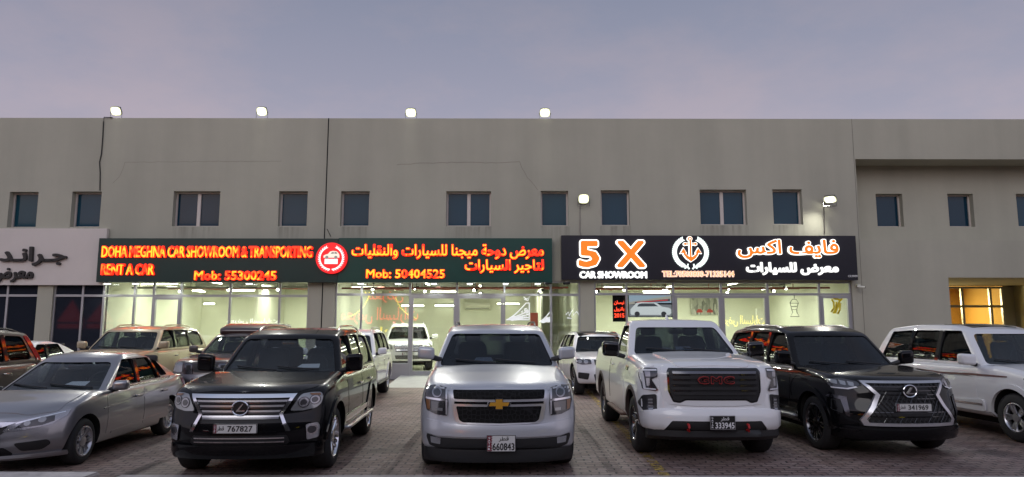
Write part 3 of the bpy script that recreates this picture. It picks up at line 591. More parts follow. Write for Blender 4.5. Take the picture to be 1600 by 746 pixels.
# round emblem: red disc, white wreath, car, name plate
RDISC = emis('red_disc_lit', (1.0, 0.01, 0.012), 1.0); CARW = emis('cream_lit', (1, .86, .72), .9); WRW = emis('wreath_white_lit', (1, .93, .93), 1.1)
ex, ez = p2w(519, 404, DF); er = 24.3 / F * DF
em = under(g, MB().disc(ex, ez, er, DF - .12, DF, 48).obj('emblem', RDISC))
b = MB()
for sgn in (-1, 1):
    for k in range(15):
        a = R(-82 + k * 10.2); r0 = er * .74; cx, cz = ex + sgn * r0 * math.cos(a), ez + r0 * math.sin(a); ta = a + R(62)
        for off, ln in ((R(0), .17), (R(62), .15)):
            dx, dz = math.cos(ta + off - R(20)) * sgn, math.sin(ta + off - R(20)); w = er * .045
            L = er * ln; b.prism([(cx - dx * L * .3 - dz * w * .4, cz - dz * L * .3 + dx * w * .4), (cx + dx * L * .3 - dz * w, cz + dz * L * .3 + dx * w), (cx + dx * L, cz + dz * L), (cx + dx * L * .3 + dz * w, cz + dz * L * .3 - dx * w), (cx - dx * L * .3 + dz * w * .4, cz - dz * L * .3 - dx * w * .4)], DF - .130, DF - .118)
b.obj('wreath', WRW, em)
cp = [(-.50, -.02), (-.50, .10), (-.40, .17), (-.22, .22), (-.08, .38), (.10, .42), (.34, .39), (.47, .25), (.52, .15), (.52, -.02)]
MB().prism([(ex + u * er, ez + v * er + er * .04) for u, v in cp], DF - .131, DF - .119).obj('car_motif', CARW, em)
b = MB(); [b.disc(ex + u * er, ez + er * .04, er * .105, DF - .137, DF - .131, 16) for u in (-.28, .30)]; b.obj('wheel_motif', emis('grey_lit', (.5, .45, .42), .5), em)
b = MB().prism([(ex + u * er, ez + v * er) for u, v in ((-.05, .27), (.05, .39), (.16, .40), (.16, .27))], DF - .136, DF - .131).prism([(ex + u * er, ez + v * er) for u, v in ((.2, .27), (.2, .40), (.33, .38), (.4, .27))], DF - .136, DF - .131); b.obj('window_motif', emis('grey_lit', (.5, .45, .42), .5), em)
MB().box(ex - er * .42, ex + er * .42, DF - .131, DF - .119, ez - er * .38, ez - er * .06).obj('name_strip', WRW, em)
# black board on the right
k5 = empty('shop_sign', (0, DF, 0), 0, 'black board with orange 5 X, white anchor wreath emblem and Arabic lettering', 'shop sign')
NAVY = mat('black_blue_board', (0.012, 0.012, 0.019), 0.32, noise=(.8, .1))
x0, x1, z0, z1 = sb(877, 1341, 368, 438); under(k5, MB().box(x0, x1, DF, D - .02, z0, z1).obj('panel', NAVY, bevel=.006))
under(k5, lit_line(None, '5', sb(901, 938.5, 375, 420.5), WHITE_RIM, ORANGE, .075, .04, dep=.1)); under(k5, lit_line(None, 'X', sb(960, 1010, 375, 420.5), WHITE_RIM, ORANGE, .075, .04, dep=.1))
o, _ = lettering('lettering', 'CAR SHOWROOM', *sb(905, 1011, 424, 435.5), DF, .06, WHITE_F, None, .055, None, .97); under(k5, o)
under(k5, lit_line(None, 'TEL:70500800-71335144', sb(1034, 1147, 423.5, 433.5), PINK_RIM, emis('pale_amber_lit', (1, .42, .14), 1.1), .05, .0))
under(k5, lit_line(None, arabic('فايف اكس'), sb(1149, 1310.5, 374, 405.5), WHITE_RIM, ORANGE, .062, .028, dep=.09))
o, _ = lettering('lettering', arabic('معرض للسيارات'), *sb(1165, 1310, 410, 430.5), DF, .06, WHITE_F, None, .045); under(k5, o)
o, _ = lettering('lettering', 'CR:99499', *sb(1325, 1340, 430, 433.5), DF, .01, mat('white_print', (.6, .6, .6), .6), None, 0.02); under(k5, o)
# anchor inside a wreath
def anchor(grow, y0, y1, name, m, root):
    cx, cz = p2w(1078.5, 396, DF); s = 1.0 / F * DF; P = lambda a, y: (cx + (a - 1078.5) * s, cz - (y - 396) * s); b = MB(); g_ = grow * s
    def ring(c, r0, r1, n=20): 
        ox, oz = P(*c); V = []
        for yy in (y0, y1):
            for r in (r0, r1): V += [(ox + r * math.cos(2 * math.pi * k / n), yy, oz + r * math.sin(2 * math.pi * k / n)) for k in range(n)]
        Fq = []
        for k in range(n):
            l = (k + 1) % n; Fq += [(k, l, n + l, n + k), (n + k, n + l, 3 * n + l, 3 * n + k), (2 * n + k, k, l, 2 * n + l), (2 * n + k, 2 * n + l, 3 * n + l, 3 * n + k)]
        b.add(V, Fq)
    ring((1077.5, 373.5), max(.2 * s, 1.3 * s - g_), 3.2 * s + g_); rect = lambda a0, a1, c0, c1: b.prism([P(a0, c1), P(a1, c1), P(a1, c0), P(a0, c0)], y0, y1)
    q = grow; rect(1076.6 - q, 1079.4 + q, 376 - q, 404); rect(1070 - q, 1075.6, 380.7 - q, 383 + q); rect(1080.4, 1085.5 + q, 380.7 - q, 383 + q)
    for a in (1069.8, 1086.3): b.disc(*P(a, 381.8), 2.0 * s + g_, y0 - .001, y1 + .001, 14)
    for sg in (-1, 1):
        c = 1078.5
        b.prism([P(c + sg * u, v) for u, v in ((0, 409.5 + q), (7 + q * .7, 404.5 + q * .7), (11 + q, 399 + q * .5), (13 + q, 392), (9.5 - q, 393), (7.5 - q * .6, 398), (3, 401.5 - q), (0, 402.5 - q))][::sg], y0 + .0005 * sg, y1)
        b.prism([P(c + sg * u, v) for u, v in ((16.3 + q * 1.3, 396.5 + q), (11.6, 388.5 - q * 1.6), (7.2 - q * 1.3, 395.5 + q))][::sg], y0 - .0015 + .0004 * sg, y1)
    return b.obj(name, m, root)
em = under(k5, anchor(.8, DF - .09, DF, 'anchor_emblem', WHITE_RIM, None)); anchor(0.0, DF - .100, DF - .088, 'anchor_face', ORANGE, em)
b = MB(); cx, cz = p2w(1078.5, 395, DF); s = 1.0 / F * DF
for sg in (-1, 1):
    for k in range(20):
        a = R(-66 + k * 6.4); rx_, rz_ = 24.5 * s, 23 * s; ox, oz = cx + sg * rx_ * math.cos(a), cz + rz_ * math.sin(a)
        for off, ln, w in ((R(40), 6.4, 2.0), (R(-34), 5.8, 1.9)):
            ta = a + R(90) - off; dx, dz = sg * math.cos(ta), math.sin(ta); L, w_ = ln * s, w * s
            b.prism([(ox - dx * L * .35, oz - dz * L * .35), (ox + dx * L * .25 - dz * w_, oz + dz * L * .25 + dx * w_), (ox + dx * L, oz + dz * L), (ox + dx * L * .25 + dz * w_, oz + dz * L * .25 - dx * w_)], DF - .07 + .0006 * (k % 5), DF - .02)
    b.tube([(cx + sg * 12 * s, DF - .04, cz - 20 * s), (cx + sg * 5 * s, DF - .04, cz - 23 * s), (cx + sg * 2.6 * s, DF - .04, cz - 26 * s)], 1.4 * s, 6); b.tube([(cx + sg * 4.5 * s, DF - .04, cz - 18 * s), (cx + sg * 5 * s, DF - .04, cz - 22 * s), (cx + sg * 10 * s, DF - .04, cz - 25 * s)], 1.2 * s, 6)
under(k5, b.obj('wreath', emis('wreath_lit', (.88, 1.0, .96), 1.35)))

# ------------------------------------------------------------------ lamps
LAMP = emis('floodlight_face', (1.0, 0.99, 0.86), 14.0); LAMP_BLOOM = emis('floodlight_bloom_ring', (1.0, 1.0, 0.62), 0.95); HOUS = mat('lamp_housing', (0.10, 0.10, 0.10), 0.5, .5)
def spot(name, loc, tgt, e, col, ang=110, r=.08, blend=.6):
    l = bpy.data.lights.new(name, 'SPOT'); l.energy = e; l.color = col; l.spot_size = R(ang); l.spot_blend = blend; l.shadow_soft_size = r
    o = bpy.data.objects.new(name, l); COL.objects.link(o); o.location = loc; o.rotation_euler = (Vector(tgt) - Vector(loc)).to_track_quat('-Z', 'Y').to_euler(); return o
def floodlight(a, y, yaw, tilt, label, grp, w=.30, h=.24, d=D - .12, foot=None):
    x, z = p2w(a, y, d); r = empty('floodlight', (x, d, z), 0, label, 'floodlight', grp); rm = Matrix.Rotation(yaw, 4, 'Z') @ Matrix.Rotation(tilt, 4, 'X')
    rr = lambda k: rounded([(-w * k, -h * k), (w * k, -h * k), (w * k, h * k), (-w * k, h * k)], h * .8 * k)
    b = MB().prism(rr(.5), 0.0, .06)
    for k in range(5): b.box(-w * .4 + k * w * .2 - .008, -w * .4 + k * w * .2 + .008, .06, .10, -h * .4, h * .4)
    ho = b.obj('housing', HOUS, r); ho.matrix_local = rm
    MB().prism(rr(.485), -.006, .002).obj('reflector', LAMP_BLOOM, ho); MB().prism(rr(.36), -.012, -.0062).obj('lamp_face', LAMP, ho)  # 'reflector' is a dim glowing ring added around the lamp to imitate bloom
    br = MB().tube([(-w / 2 - .015, .04, 0), (-w / 2 - .015, .04, -h * .75), (w / 2 + .015, .04, -h * .75), (w / 2 + .015, .04, 0)], .012, 6)
    if foot is not None: br.tube([(0, .04, -h * .75), (0, .10, -foot)], .015, 6)
    br.obj('bracket', HOUS, r, 60)
    n = rm @ Vector((0, -1, 0)); p = Vector((x, d, z)) + n * .1
    spot('floodlight_beam', p, p + n, 700 if foot else 260, (1.0, .99, .90), 130); return r
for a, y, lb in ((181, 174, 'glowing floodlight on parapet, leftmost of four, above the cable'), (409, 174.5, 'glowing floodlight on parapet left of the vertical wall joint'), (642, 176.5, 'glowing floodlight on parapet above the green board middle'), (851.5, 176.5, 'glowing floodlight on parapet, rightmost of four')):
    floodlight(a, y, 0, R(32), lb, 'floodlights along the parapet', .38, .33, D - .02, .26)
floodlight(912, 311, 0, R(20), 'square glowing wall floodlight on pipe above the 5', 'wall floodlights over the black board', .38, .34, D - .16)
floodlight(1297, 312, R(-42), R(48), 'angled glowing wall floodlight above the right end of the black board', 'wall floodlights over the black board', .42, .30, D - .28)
PIPEG = mat('grey_conduit', (.30, .28, .25), .6); CABLE = mat('black_cable', (.015, .015, .015), .7)
def wall_line(name, pts, r, m, label, cat):
    return tag(MB().tube([(p2w(a, y, D - .02)[0], D - .02, p2w(a, y, D - .02)[1]) for a, y in pts], r, 6).obj(name, m, None, 60), label, cat)
wall_line('conduit', [(906, 312), (906.3, 340), (906, 362), (908, 369)], .018, PIPEG, 'thin grey conduit below square wall floodlight', 'conduit')
wall_line('conduit', [(1287.5, 314), (1288, 340), (1288.5, 365)], .018, mat('dark_conduit', (.10, .09, .08), .6), 'thin dark conduit below the angled wall floodlight', 'conduit')
wall_line('cable', [(176, 184), (162.5, 183.5), (161.5, 192), (160.5, 215), (158.5, 240), (155.5, 254), (156.5, 270), (156, 298)], .018, CABLE, 'loose black cable hanging down the wall under leftmost parapet floodlight', 'cable')
wall_line('cable', [(511, 358), (514, 364), (517, 370)], .010, CABLE, 'short black cable beside the wall joint above green board', 'cable')
DOWN = emis('downlight_face', (.95, 1.0, .98), 9.0)
for i, a in enumerate((169, 213, 274, 390, 564, 622, 678, 734, 790, 840)):
    x, z = p2w(a, 442, D - .12); zz = p2w(a, 441.5, DF)[1] - .005
    r = empty('downlight', (x, D - .16, zz - .01), 0, 'small white downlight under the lower edge of the green board', 'downlight', 'downlights under the green board')
    MB().box(-.10, .10, -.07, .07, -.02, .03).obj('housing', mat('white_plastic', 0), r); MB().box(-.085, .085, -.06, .06, -.035, -.021).obj('lens', DOWN, r)
    l = bpy.data.lights.new('downlight_beam', 'SPOT'); l.energy = 14; l.color = (.95, 1, .92); l.spot_size = R(120); l.shadow_soft_size = .05; q = bpy.data.objects.new('downlight_beam', l); COL.objects.link(q); q.location = (x, D - .16, zz - .07)

# ------------------------------------------------------------------ across the street (behind the photographer; mirrored in the shop glass)
ob = empty('opposite_building', (0, -27, 0), 0, 'low dark building across the street whose signs mirror in glass', 'building')
b = MB().box(-60, 60, -40, -27, 0, 13.0); MB_ = b.obj('facade_wall', mat('dark_render', (.05, .05, .05), .9)); under(ob, MB_)
def neon(x0, x1, z0, z1, lines, label, arc=None):
    r = empty('neon_sign', (0, -26.9, 0), 0, label, 'neon sign')
    for (s, u0, u1, v0, v1, m) in lines:
        V, Fc = text_verts(s, .02); mnx, mxx = min(v.x for v in V), max(v.x for v in V); mny, mxy = min(v.y for v in V), max(v.y for v in V)
        X0, X1 = x0 + (x1 - x0) * u0, x0 + (x1 - x0) * u1; Z0, Z1 = z0 + (z1 - z0) * v0, z0 + (z1 - z0) * v1
        Vo = [(X1 - (v.x - mnx) / (mxx - mnx) * (X1 - X0), -26.85 + v.z * .04, Z0 + (v.y - mny) / (mxy - mny) * (Z1 - Z0)) for v in V]
        under(r, mesh_obj('lettering', Vo, Fc, m))
    if arc:
        for m, pts in arc: under(r, MB().tube([(x0 + (x1 - x0) * u, -26.8, z0 + (z1 - z0) * v) for u, v in pts], .07, 6).obj('neon_tube', m, None, 60))
NR = emis('neon_red', (1, .03, .015), 4.5); NY = emis('neon_yellow', (1, .75, .02), 5.5); NW = emis('neon_white', (.9, .95, 1), 5)
ar = arabic('معرض السيارات')
neon(-18.6, -10.2, 1.0, 5.6, [(ar, 0, 1, .22, .62, NR), (arabic('للسيارات'), .05, .95, 0, .16, NY), (arabic('معرض'), .35, .8, .72, 1, NR)], 'red and yellow neon sign mirrored in the middle shop glass',
     [(NY, [(.02, .35), (.18, .45), (.28, .6), (.34, .8), (.36, .98)]), (NY, [(.98, .35), (.86, .45), (.76, .62), (.70, .85)]), (NY, [(.3, .98), (.36, .86), (.42, .98)])])
neon(22.5, 27.5, 1.8, 3.0, [(ar, 0, 1, 0, 1, NY)], 'yellow neon sign mirrored in the right shop glass')
neon(-31, -25.5, 1.4, 2.6, [(ar, 0, 1, .5, 1, NW), (arabic('السيارات'), 0, 1, 0, .42, NR)], 'white and red neon sign mirrored in the left shop glass')
NRD = emis('dim_red_canopy', (1, .07, .05), .42)
r = empty('canopy', (0, -26.9, 0), 0, 'red lit pointed canopies across the street mirrored in the dark left windows', 'canopy')
for k in range(3):
    xa = -49.5 + k * 3.2; under(r, MB().prism([(xa, 2.2), (xa + 1.5, 4.6 - .3 * k), (xa + 3.0, 2.2)], -26.95, -26.9).obj('canopy_face', NRD)); under(r, MB().box(xa + .1, xa + 2.9, -26.95, -26.9, 1.5, 2.0).obj('canopy_edge', NRD))
for xx in (-38, -6, 4, 14, 34):
    r = empty('street_lamp', (xx, -22, 0), 0, 'tall street lamp across the street', 'street lamp', 'street lamps across the street')
    MB().tube([(0, 0, 0), (0, 0, 8), (0, 1.2, 8.4)], [.09, .06, .05], 8).obj('pole', HOUS, r, 60); MB().box(-.14, .14, 1.2, 1.6, 8.36, 8.42).obj('lamp_head', emis('street_lamp_face', (1, .93, .8), 12), r)
# ================================================================== vehicles
def tab(t, x):                      # smooth (monotone cubic) interpolation in a table of pairs
    n = len(t)
    if x <= t[0][0]: return t[0][1]
    if x >= t[-1][0]: return t[-1][1]
    i = 0
    while x > t[i + 1][0]: i += 1
    d = lambda k: (t[k + 1][1] - t[k][1]) / (t[k + 1][0] - t[k][0])
    def m(k):
        if k == 0: return d(0)
        if k == n - 1: return d(n - 2)
        a, b = d(k - 1), d(k); return 0 if a * b <= 0 else 2 * a * b / (a + b)
    h = t[i + 1][0] - t[i][0]; s = (x - t[i][0]) / h; a, b = m(i), m(i + 1)
    return t[i][1] * (2 * s ** 3 - 3 * s * s + 1) + h * a * (s ** 3 - 2 * s * s + s) + t[i + 1][1] * (3 * s * s - 2 * s ** 3) + h * b * (s ** 3 - s * s)
def axis_pts(h, step, r):
    e = [0, r * .12, r * .35, r * .65, r]; inner = 2 * h - 2 * r; n = max(1, round(inner / step))
    p = e + [r + inner * i / n for i in range(1, n)] + [2 * h - q for q in reversed(e)]
    return [q - h for q in p]
def rbox(hx, hy, hz, step, r):
    """closed box mesh with rounded edges; r = (rx, ry, rz)"""
    A = [axis_pts(hx, step, r[0]), axis_pts(hy, step, r[1]), axis_pts(hz, step, r[2])]; H = (hx, hy, hz)
    N = [len(a) - 1 for a in A]; ids = {}; V = []; Fc = []
    def vid(i, j, k):
        q = ids.get((i, j, k))
        if q is None:
            p = [A[0][i], A[1][j], A[2][k]]; inn = [max(-(H[c] - r[c]), min(H[c] - r[c], p[c])) for c in range(3)]
            d = Vector([(p[c] - inn[c]) / r[c] for c in range(3)])
            if d.length > 1e-9: d.normalize()
            q = len(V); V.append(Vector([inn[c] + d[c] * r[c] for c in range(3)])); ids[(i, j, k)] = q
        return q
    for s in (0, N[2]):
        for i in range(N[0]):
            for j in range(N[1]):
                f = (vid(i, j, s), vid(i + 1, j, s), vid(i + 1, j + 1, s), vid(i, j + 1, s)); Fc.append(f if s else f[::-1])
    for s in (0, N[1]):
        for i in range(N[0]):
            for k in range(N[2]):
                f = (vid(i, s, k), vid(i + 1, s, k), vid(i + 1, s, k + 1), vid(i, s, k + 1)); Fc.append(f[::-1] if s else f)
    for s in (0, N[0]):
        for j in range(N[1]):
            for k in range(N[2]):
                f = (vid(s, j, k), vid(s, j + 1, k), vid(s, j + 1, k + 1), vid(s, j, k + 1)); Fc.append(f if s else f[::-1])
    return V, Fc
def mirror(poly): return [(-a, b) for a, b in reversed(poly)]
def circle(cx, cz, r, n=20, rz=None): return [(cx + r * math.cos(2 * math.pi * k / n), cz + (rz or r) * math.sin(2 * math.pi * k / n)) for k in range(n)]
def sym(half):                       # right half outline from top centre to bottom centre -> closed outline
    return [(a, b) for a, b in half] + [(-a, b) for a, b in reversed(half)]

TYRE = mat('tyre_rubber', (0.014, 0.014, 0.015), 0.75); LINER = mat('wheel_arch_liner', (0.006, 0.006, 0.006), 0.95)
CHROME = mat('chrome', (0.72, 0.72, 0.74), 0.12, 1.0); DCHROME = mat('dark_chrome', (0.12, 0.12, 0.13), 0.22, 1.0); SILV = mat('silver_alloy', (0.50, 0.50, 0.52), 0.3, 0.85)
BPLAST = mat('black_plastic', (0.016, 0.016, 0.017), 0.5); GBLACK = mat('gloss_black', (0.008, 0.008, 0.009), 0.08, 0, .6); GRIL = mat('grille_black', (0.006, 0.006, 0.007), 0.55)
LAMPBODY = mat('lamp_reflector', (0.34, 0.34, 0.36), 0.18, 0.75, 1.0); LAMPDARK = mat('smoked_lamp', (0.05, 0.05, 0.055), 0.15, 0.4, 1.0); LAMPCLR = mat('clear_lamp', (0.30, 0.31, 0.32), 0.15, 0.5, 1.0); REDLAMP = mat('red_lamp', (0.30, 0.008, 0.008), 0.12, 0, 1.0); AMBL = mat('amber_lamp', (0.22, 0.09, 0.03), 0.2, 0, 1.0)
CABIN = mat('cabin_trim', (0.022, 0.021, 0.021), 0.7); SEATM = mat('seat_fabric', (0.035, 0.034, 0.035), 0.8); SEATB = mat('beige_seat', (0.20, 0.16, 0.11), 0.8)
GL_FRONT = glass('windscreen_glass', (0.80, 0.84, 0.85), 1.1); GL_SIDE = glass('tinted_glass', (0.42, 0.45, 0.45), 1.2); GL_DARK = glass('dark_tinted_glass', (0.18, 0.19, 0.20), 1.3)
PAPER = mat('paper_note', (0.75, 0.75, 0.76), 0.8)
PLW = mat('plate_white', (0.62, 0.62, 0.60), 0.4); PLM = mat('plate_maroon', (0.16, 0.012, 0.03), 0.5); PLK = mat('plate_black', (0.012, 0.012, 0.012), 0.4); INK = mat('plate_ink', (0.01, 0.01, 0.012), 0.5); WINK = mat('plate_white_ink', (0.75, 0.75, 0.75), 0.5)

def bool_cut(me, cutters):
    """me minus every cutter (V, F, material index); returns a new mesh"""
    o = bpy.data.objects.new('cut_base', me); COL.objects.link(o); tmp = []
    for V, Fc, ix in cutters:
        m2 = bpy.data.meshes.new('cutter'); m2.from_pydata([tuple(v) for v in V], [], Fc)
        for q in me.materials: m2.materials.append(q)
        m2.polygons.foreach_set('material_index', [ix] * len(m2.polygons))
        bm = bmesh.new(); bm.from_mesh(m2); bmesh.ops.recalc_face_normals(bm, faces=bm.faces); bm.to_mesh(m2); bm.free()
        c = bpy.data.objects.new('cutter', m2); COL.objects.link(c); tmp.append(c)
        md = o.modifiers.new('b', 'BOOLEAN'); md.operation = 'DIFFERENCE'; md.solver = 'EXACT'; md.object = c
    bpy.context.view_layer.update()
    res = bpy.data.meshes.new_from_object(o.evaluated_get(bpy.context.evaluated_depsgraph_get()))
    bpy.data.objects.remove(o)
    for c in tmp: m2 = c.data; bpy.data.objects.remove(c); bpy.data.meshes.remove(m2)
    return res
def keep_normals(me, bvh, src):
    """faces left of the original surface keep its smooth normals, cut faces stay flat"""
    vn = [v.normal.copy() for v in src.vertices]; cache = {}; out = []
    for p in me.polygons:
        for vi in p.vertices:
            if p.material_index != 0: out.append(p.normal[:]); continue
            q = cache.get(vi)
            if q is None:
                co = me.vertices[vi].co; hit, nrm, fi, dist = bvh.find_nearest(co); q = None
                if hit is not None and dist < .003:
                    acc = Vector()
                    for sv in src.polygons[fi].vertices:
                        acc += vn[sv] / ((src.vertices[sv].co - co).length + 1e-5) ** 1.5
                    q = acc.normalized()
                cache[vi] = q or 0
            q = cache[vi]
            out.append(tuple(q) if q != 0 and q.dot(p.normal) > .4 else p.normal[:])
    me.polygons.foreach_set('use_smooth', [True] * len(me.polygons)); me.normals_split_custom_set(out)
def prism_x(poly, x0, x1):           # (y, z) outline
    n = len(poly); return [(x0, a, b) for a, b in poly] + [(x1, a, b) for a, b in poly], [tuple(range(n)), tuple(range(2 * n - 1, n - 1, -1))] + [(i, i + n, (i + 1) % n + n, (i + 1) % n) for i in range(n)]
def prism_y(poly, y0, y1):           # (x, z) outline
    n = len(poly); return [(a, y0, b) for a, b in poly] + [(a, y1, b) for a, b in poly], [tuple(range(n)), tuple(range(2 * n - 1, n - 1, -1))] + [(i, i + n, (i + 1) % n + n, (i + 1) % n) for i in range(n)]

class Car:
    def __init__(c, name, loc, rz, label, cat, sp, pm, step=.07):
        c.sp = sp; c.pm = pm; c.root = empty(name, loc, R(rz), label, cat); c.res = step
        c.W, c.L = sp['W'], sp['L']; c.body(); 
        if sp.get('cab'): c.cabin()
        c.wheels()
    # ---- lower body
    def warp(c, p):
        sp = c.sp; W, L = c.W, c.L; hw = W / 2; X, Y, Z = p
        w = Z / 0.8; u = X / hw; zt = tab(sp['top'], Y) - sp.get('crown', .035) * u * u * (1 if Y < sp['cab']['yb0'] + .1 else .4)
        zs = sp['sill'] + max(0, (.7 - Y)) * sp.get('chin', .06) + max(0, Y - (L - .8)) * .1; z = zs + w * (zt - zs)
        ff = max(0, 1 - Y / 1.1) ** 2; fr = max(0, 1 - (L - Y) / .9) ** 2
        y = Y + ff * (tab(sp['front'], z) + sp['bow'] * abs(u) ** sp.get('bowp', 2.4)) - fr * (tab(sp['rear'], z) + .12 * abs(u) ** 2.4)
        x = X * (1 - (tab(sp['side'], z) + tab(sp['plan'], Y)) / hw)
        return Vector((x, y, z))
    def body(c):
        sp = c.sp; V, Fc = rbox(c.W / 2, c.L / 2, .4, c.res, sp.get('r', (.10, .10, .07)))
        V = [c.warp((v.x, v.y + c.L / 2, v.z + .4)) for v in V]
        src = bpy.data.meshes.new('body'); src.from_pydata([tuple(v) for v in V], [], Fc); src.materials.append(c.pm); src.materials.append(LINER)
        src.update(); c.bvh = BVHTree.FromPolygons(V, Fc); cut = []
        ra = sp['wr'] + sp.get('gap', .065); n = 40
        for yy in (sp['fo'], sp['fo'] + sp['wb']):
            for s in (-1, 1):
                arch = [(yy + ra * math.cos(2 * math.pi * k / n), sp['wr'] + .01 + ra * math.sin(2 * math.pi * k / n)) for k in range(n)]
                xa, xb = s * (c.W / 2 - .42), s * (c.W / 2 + .3); cut.append((*prism_x(arch, min(xa, xb), max(xa, xb)), 1))
        if sp.get('bed'):
            y0, y1, zf, hwb = sp['bed']; b = MB().box(-hwb, hwb, y0, y1, zf, 2.2); cut.append((b.V, b.F, 0))
        me = bool_cut(src.copy(), cut); keep_normals(me, c.bvh, src)
        o = bpy.data.objects.new('body', me); link(o, c.root); c.bo = o; MB().box(-(c.W / 2 - .38), c.W / 2 - .38, .55, c.L - .45, .5 * sp['sill'] + .03, sp['sill'] + .06).obj('underbody_shade_block', LINER, c.root); bpy.data.meshes.remove(src)  # dark box added under the car to deepen its shadow on the ground
    # ---- cabin
    def cabmap(c, u, v, w, inset=0.0):
        k = c.sp['cab']; i = inset; w = max(0.0, w)
        yb0, yt0, yt1, yb1 = k['yb0'] + i * 1.6, k['yt0'] + i * 1.0, k['yt1'] - i, k['yb1'] - i
        ys = yb0 + (yt0 - yb0) * w ** k.get('fa', 1.0); ye = yb1 + (yt1 - yb1) * w ** k.get('ra', 1.6)
        hb, ht = k['hb'] - i, k['ht'] - i; h = hb + (ht - hb) * w ** k.get('ta', 1.15)
        zb = tab(k['belt'], v) - .07 - (.25 if i else 0); zt = tab(k['roof'], v) - i * .8
        y = ys + v * (ye - ys) + k.get('wbow', .13) * u * u * (1 - v) ** 3
        return Vector((u * h, y, zb + w * (zt - zb) - k.get('crown', .03) * u * u * w - (.02 * w * (1 - v) ** 6)))
    def cabmesh(c, inset, step):
        k = c.sp['cab']; Lc = k['yb1'] - k['yb0']; r = k.get('r', (.09, .10, .09)); V, Fc = rbox(k['hb'], Lc / 2, .4, step, r)
        return [c.cabmap(v.x / k['hb'], (v.y + Lc / 2) / Lc, (v.z + .4) / .8, inset) for v in V], Fc
    def zw(c, v, w): return c.cabmap(1, v, w)
    def cabz(c, y, w):                # height of fraction w on the cabin side at length y
        k = c.sp['cab']; v = max(0, min(1, (y - k['yb0']) / (k['yb1'] - k['yb0'])))
        zb = tab(k['belt'], v); zt = tab(k['roof'], v) - k.get('crown', .03); return zb + (zt - zb) * w
    def cabin(c):
        sp = c.sp; k = sp['cab']; V, Fc = c.cabmesh(0, c.res); src = bpy.data.meshes.new('cabin'); src.from_pydata([tuple(v) for v in V], [], Fc)
        src.materials.append(c.pm); src.materials.append(CABIN); src.update(); c.cbvh = BVHTree.FromPolygons(V, Fc)
        Vi, Fi = c.cabmesh(.055, .2); cut = [(Vi, Fi, 1)]
        # windscreen and rear window openings (front view), side windows (side view)
        def face_poly(w0, w1, pil, bot):
            h = lambda w: k['hb'] + (k['ht'] - k['hb']) * w ** k.get('ta', 1.15); v = 0 if bot == 0 else 1
            z = lambda w: c.cabmap(0, v, w).z
            return rounded([(-h(w0) + pil, z(w0) - .01), (h(w0) - pil, z(w0) - .01), (h(w1) - pil - .01, z(w1) - .025), (-h(w1) + pil + .01, z(w1) - .025)], .07)
        ym = (k['yb0'] + k['yb1']) / 2
        c.ws = face_poly(k.get('w0', .15), k.get('w1', .93), k.get('pil', .07), 0); cut.append((*prism_y(c.ws, -2, ym), 1))
        c.rw = face_poly(k.get('rw0', .22), k.get('rw1', .88), .12, 1); cut.append((*prism_y(c.rw, ym, 9), 1))
        c.sw = []
        for win in k['side']:
            bl, tl, br, tr = win[:4]; w0, w1 = win[4] if len(win) > 4 else (.06, .86)
            q = rounded([(bl, c.cabz(bl, w0)), (br, c.cabz(br, w0)), (tr, c.cabz(tr, w1)), (tl, c.cabz(tl, w1))], win[5] if len(win) > 5 else .05)
            c.sw.append(q); cut.append((*prism_x(q, -2, 2), 1))
        me = bool_cut(src.copy(), cut); keep_normals(me, c.cbvh, src); bpy.data.meshes.remove(src)
        o = bpy.data.objects.new('cabin', me); link(o, c.root); c.co = o
        grow = lambda q, d: [(cx_ + (p[0] - cx_) * (1 + d / abs(ex_)), cz_ + (p[1] - cz_) * (1 + d / abs(ez_))) for cx_, cz_, ex_, ez_ in [(sum(a[0] for a in q) / len(q), sum(a[1] for a in q) / len(q), .5, .25)] for p in q]
        gs = k.get('glass', GL_SIDE)
        c.patch('windscreen', grow(c.ws, .012), 'front', -.014, .004, k.get('wglass', GL_FRONT), bvh=c.cbvh, res=.2)
        if not k.get('norear'): c.patch('rear_window', grow(c.rw, .012), 'rear', -.014, .004, k.get('rglass', gs), bvh=c.cbvh, res=.25)
        for i, q in enumerate(c.sw):
            for s in (-1, 1): c.patch('side_window', grow(q, .01), s, -.012, .004, k.get('fglass', GL_SIDE) if i == 0 else gs, bvh=c.cbvh, res=.09, flat=.92)
        # black pillars between the side windows
        for i in range(len(c.sw) - 1):
            a, b = k['side'][i], k['side'][i + 1]
            if b[0] - a[2] < .22 and not k.get('bodypillar'):
                w0, w1 = a[4] if len(a) > 4 else (.06, .86)
                q = [(a[2] - .004, c.cabz(a[2], w0)), (b[0] + .004, c.cabz(b[0], w0)), (b[1] + .004, c.cabz(b[1], w1)), (a[3] - .004, c.cabz(a[3], w1))]
                for s in (-1, 1): c.patch('pillar', q, s, .003, .008, GBLACK, bvh=c.cbvh)
        c.interior()
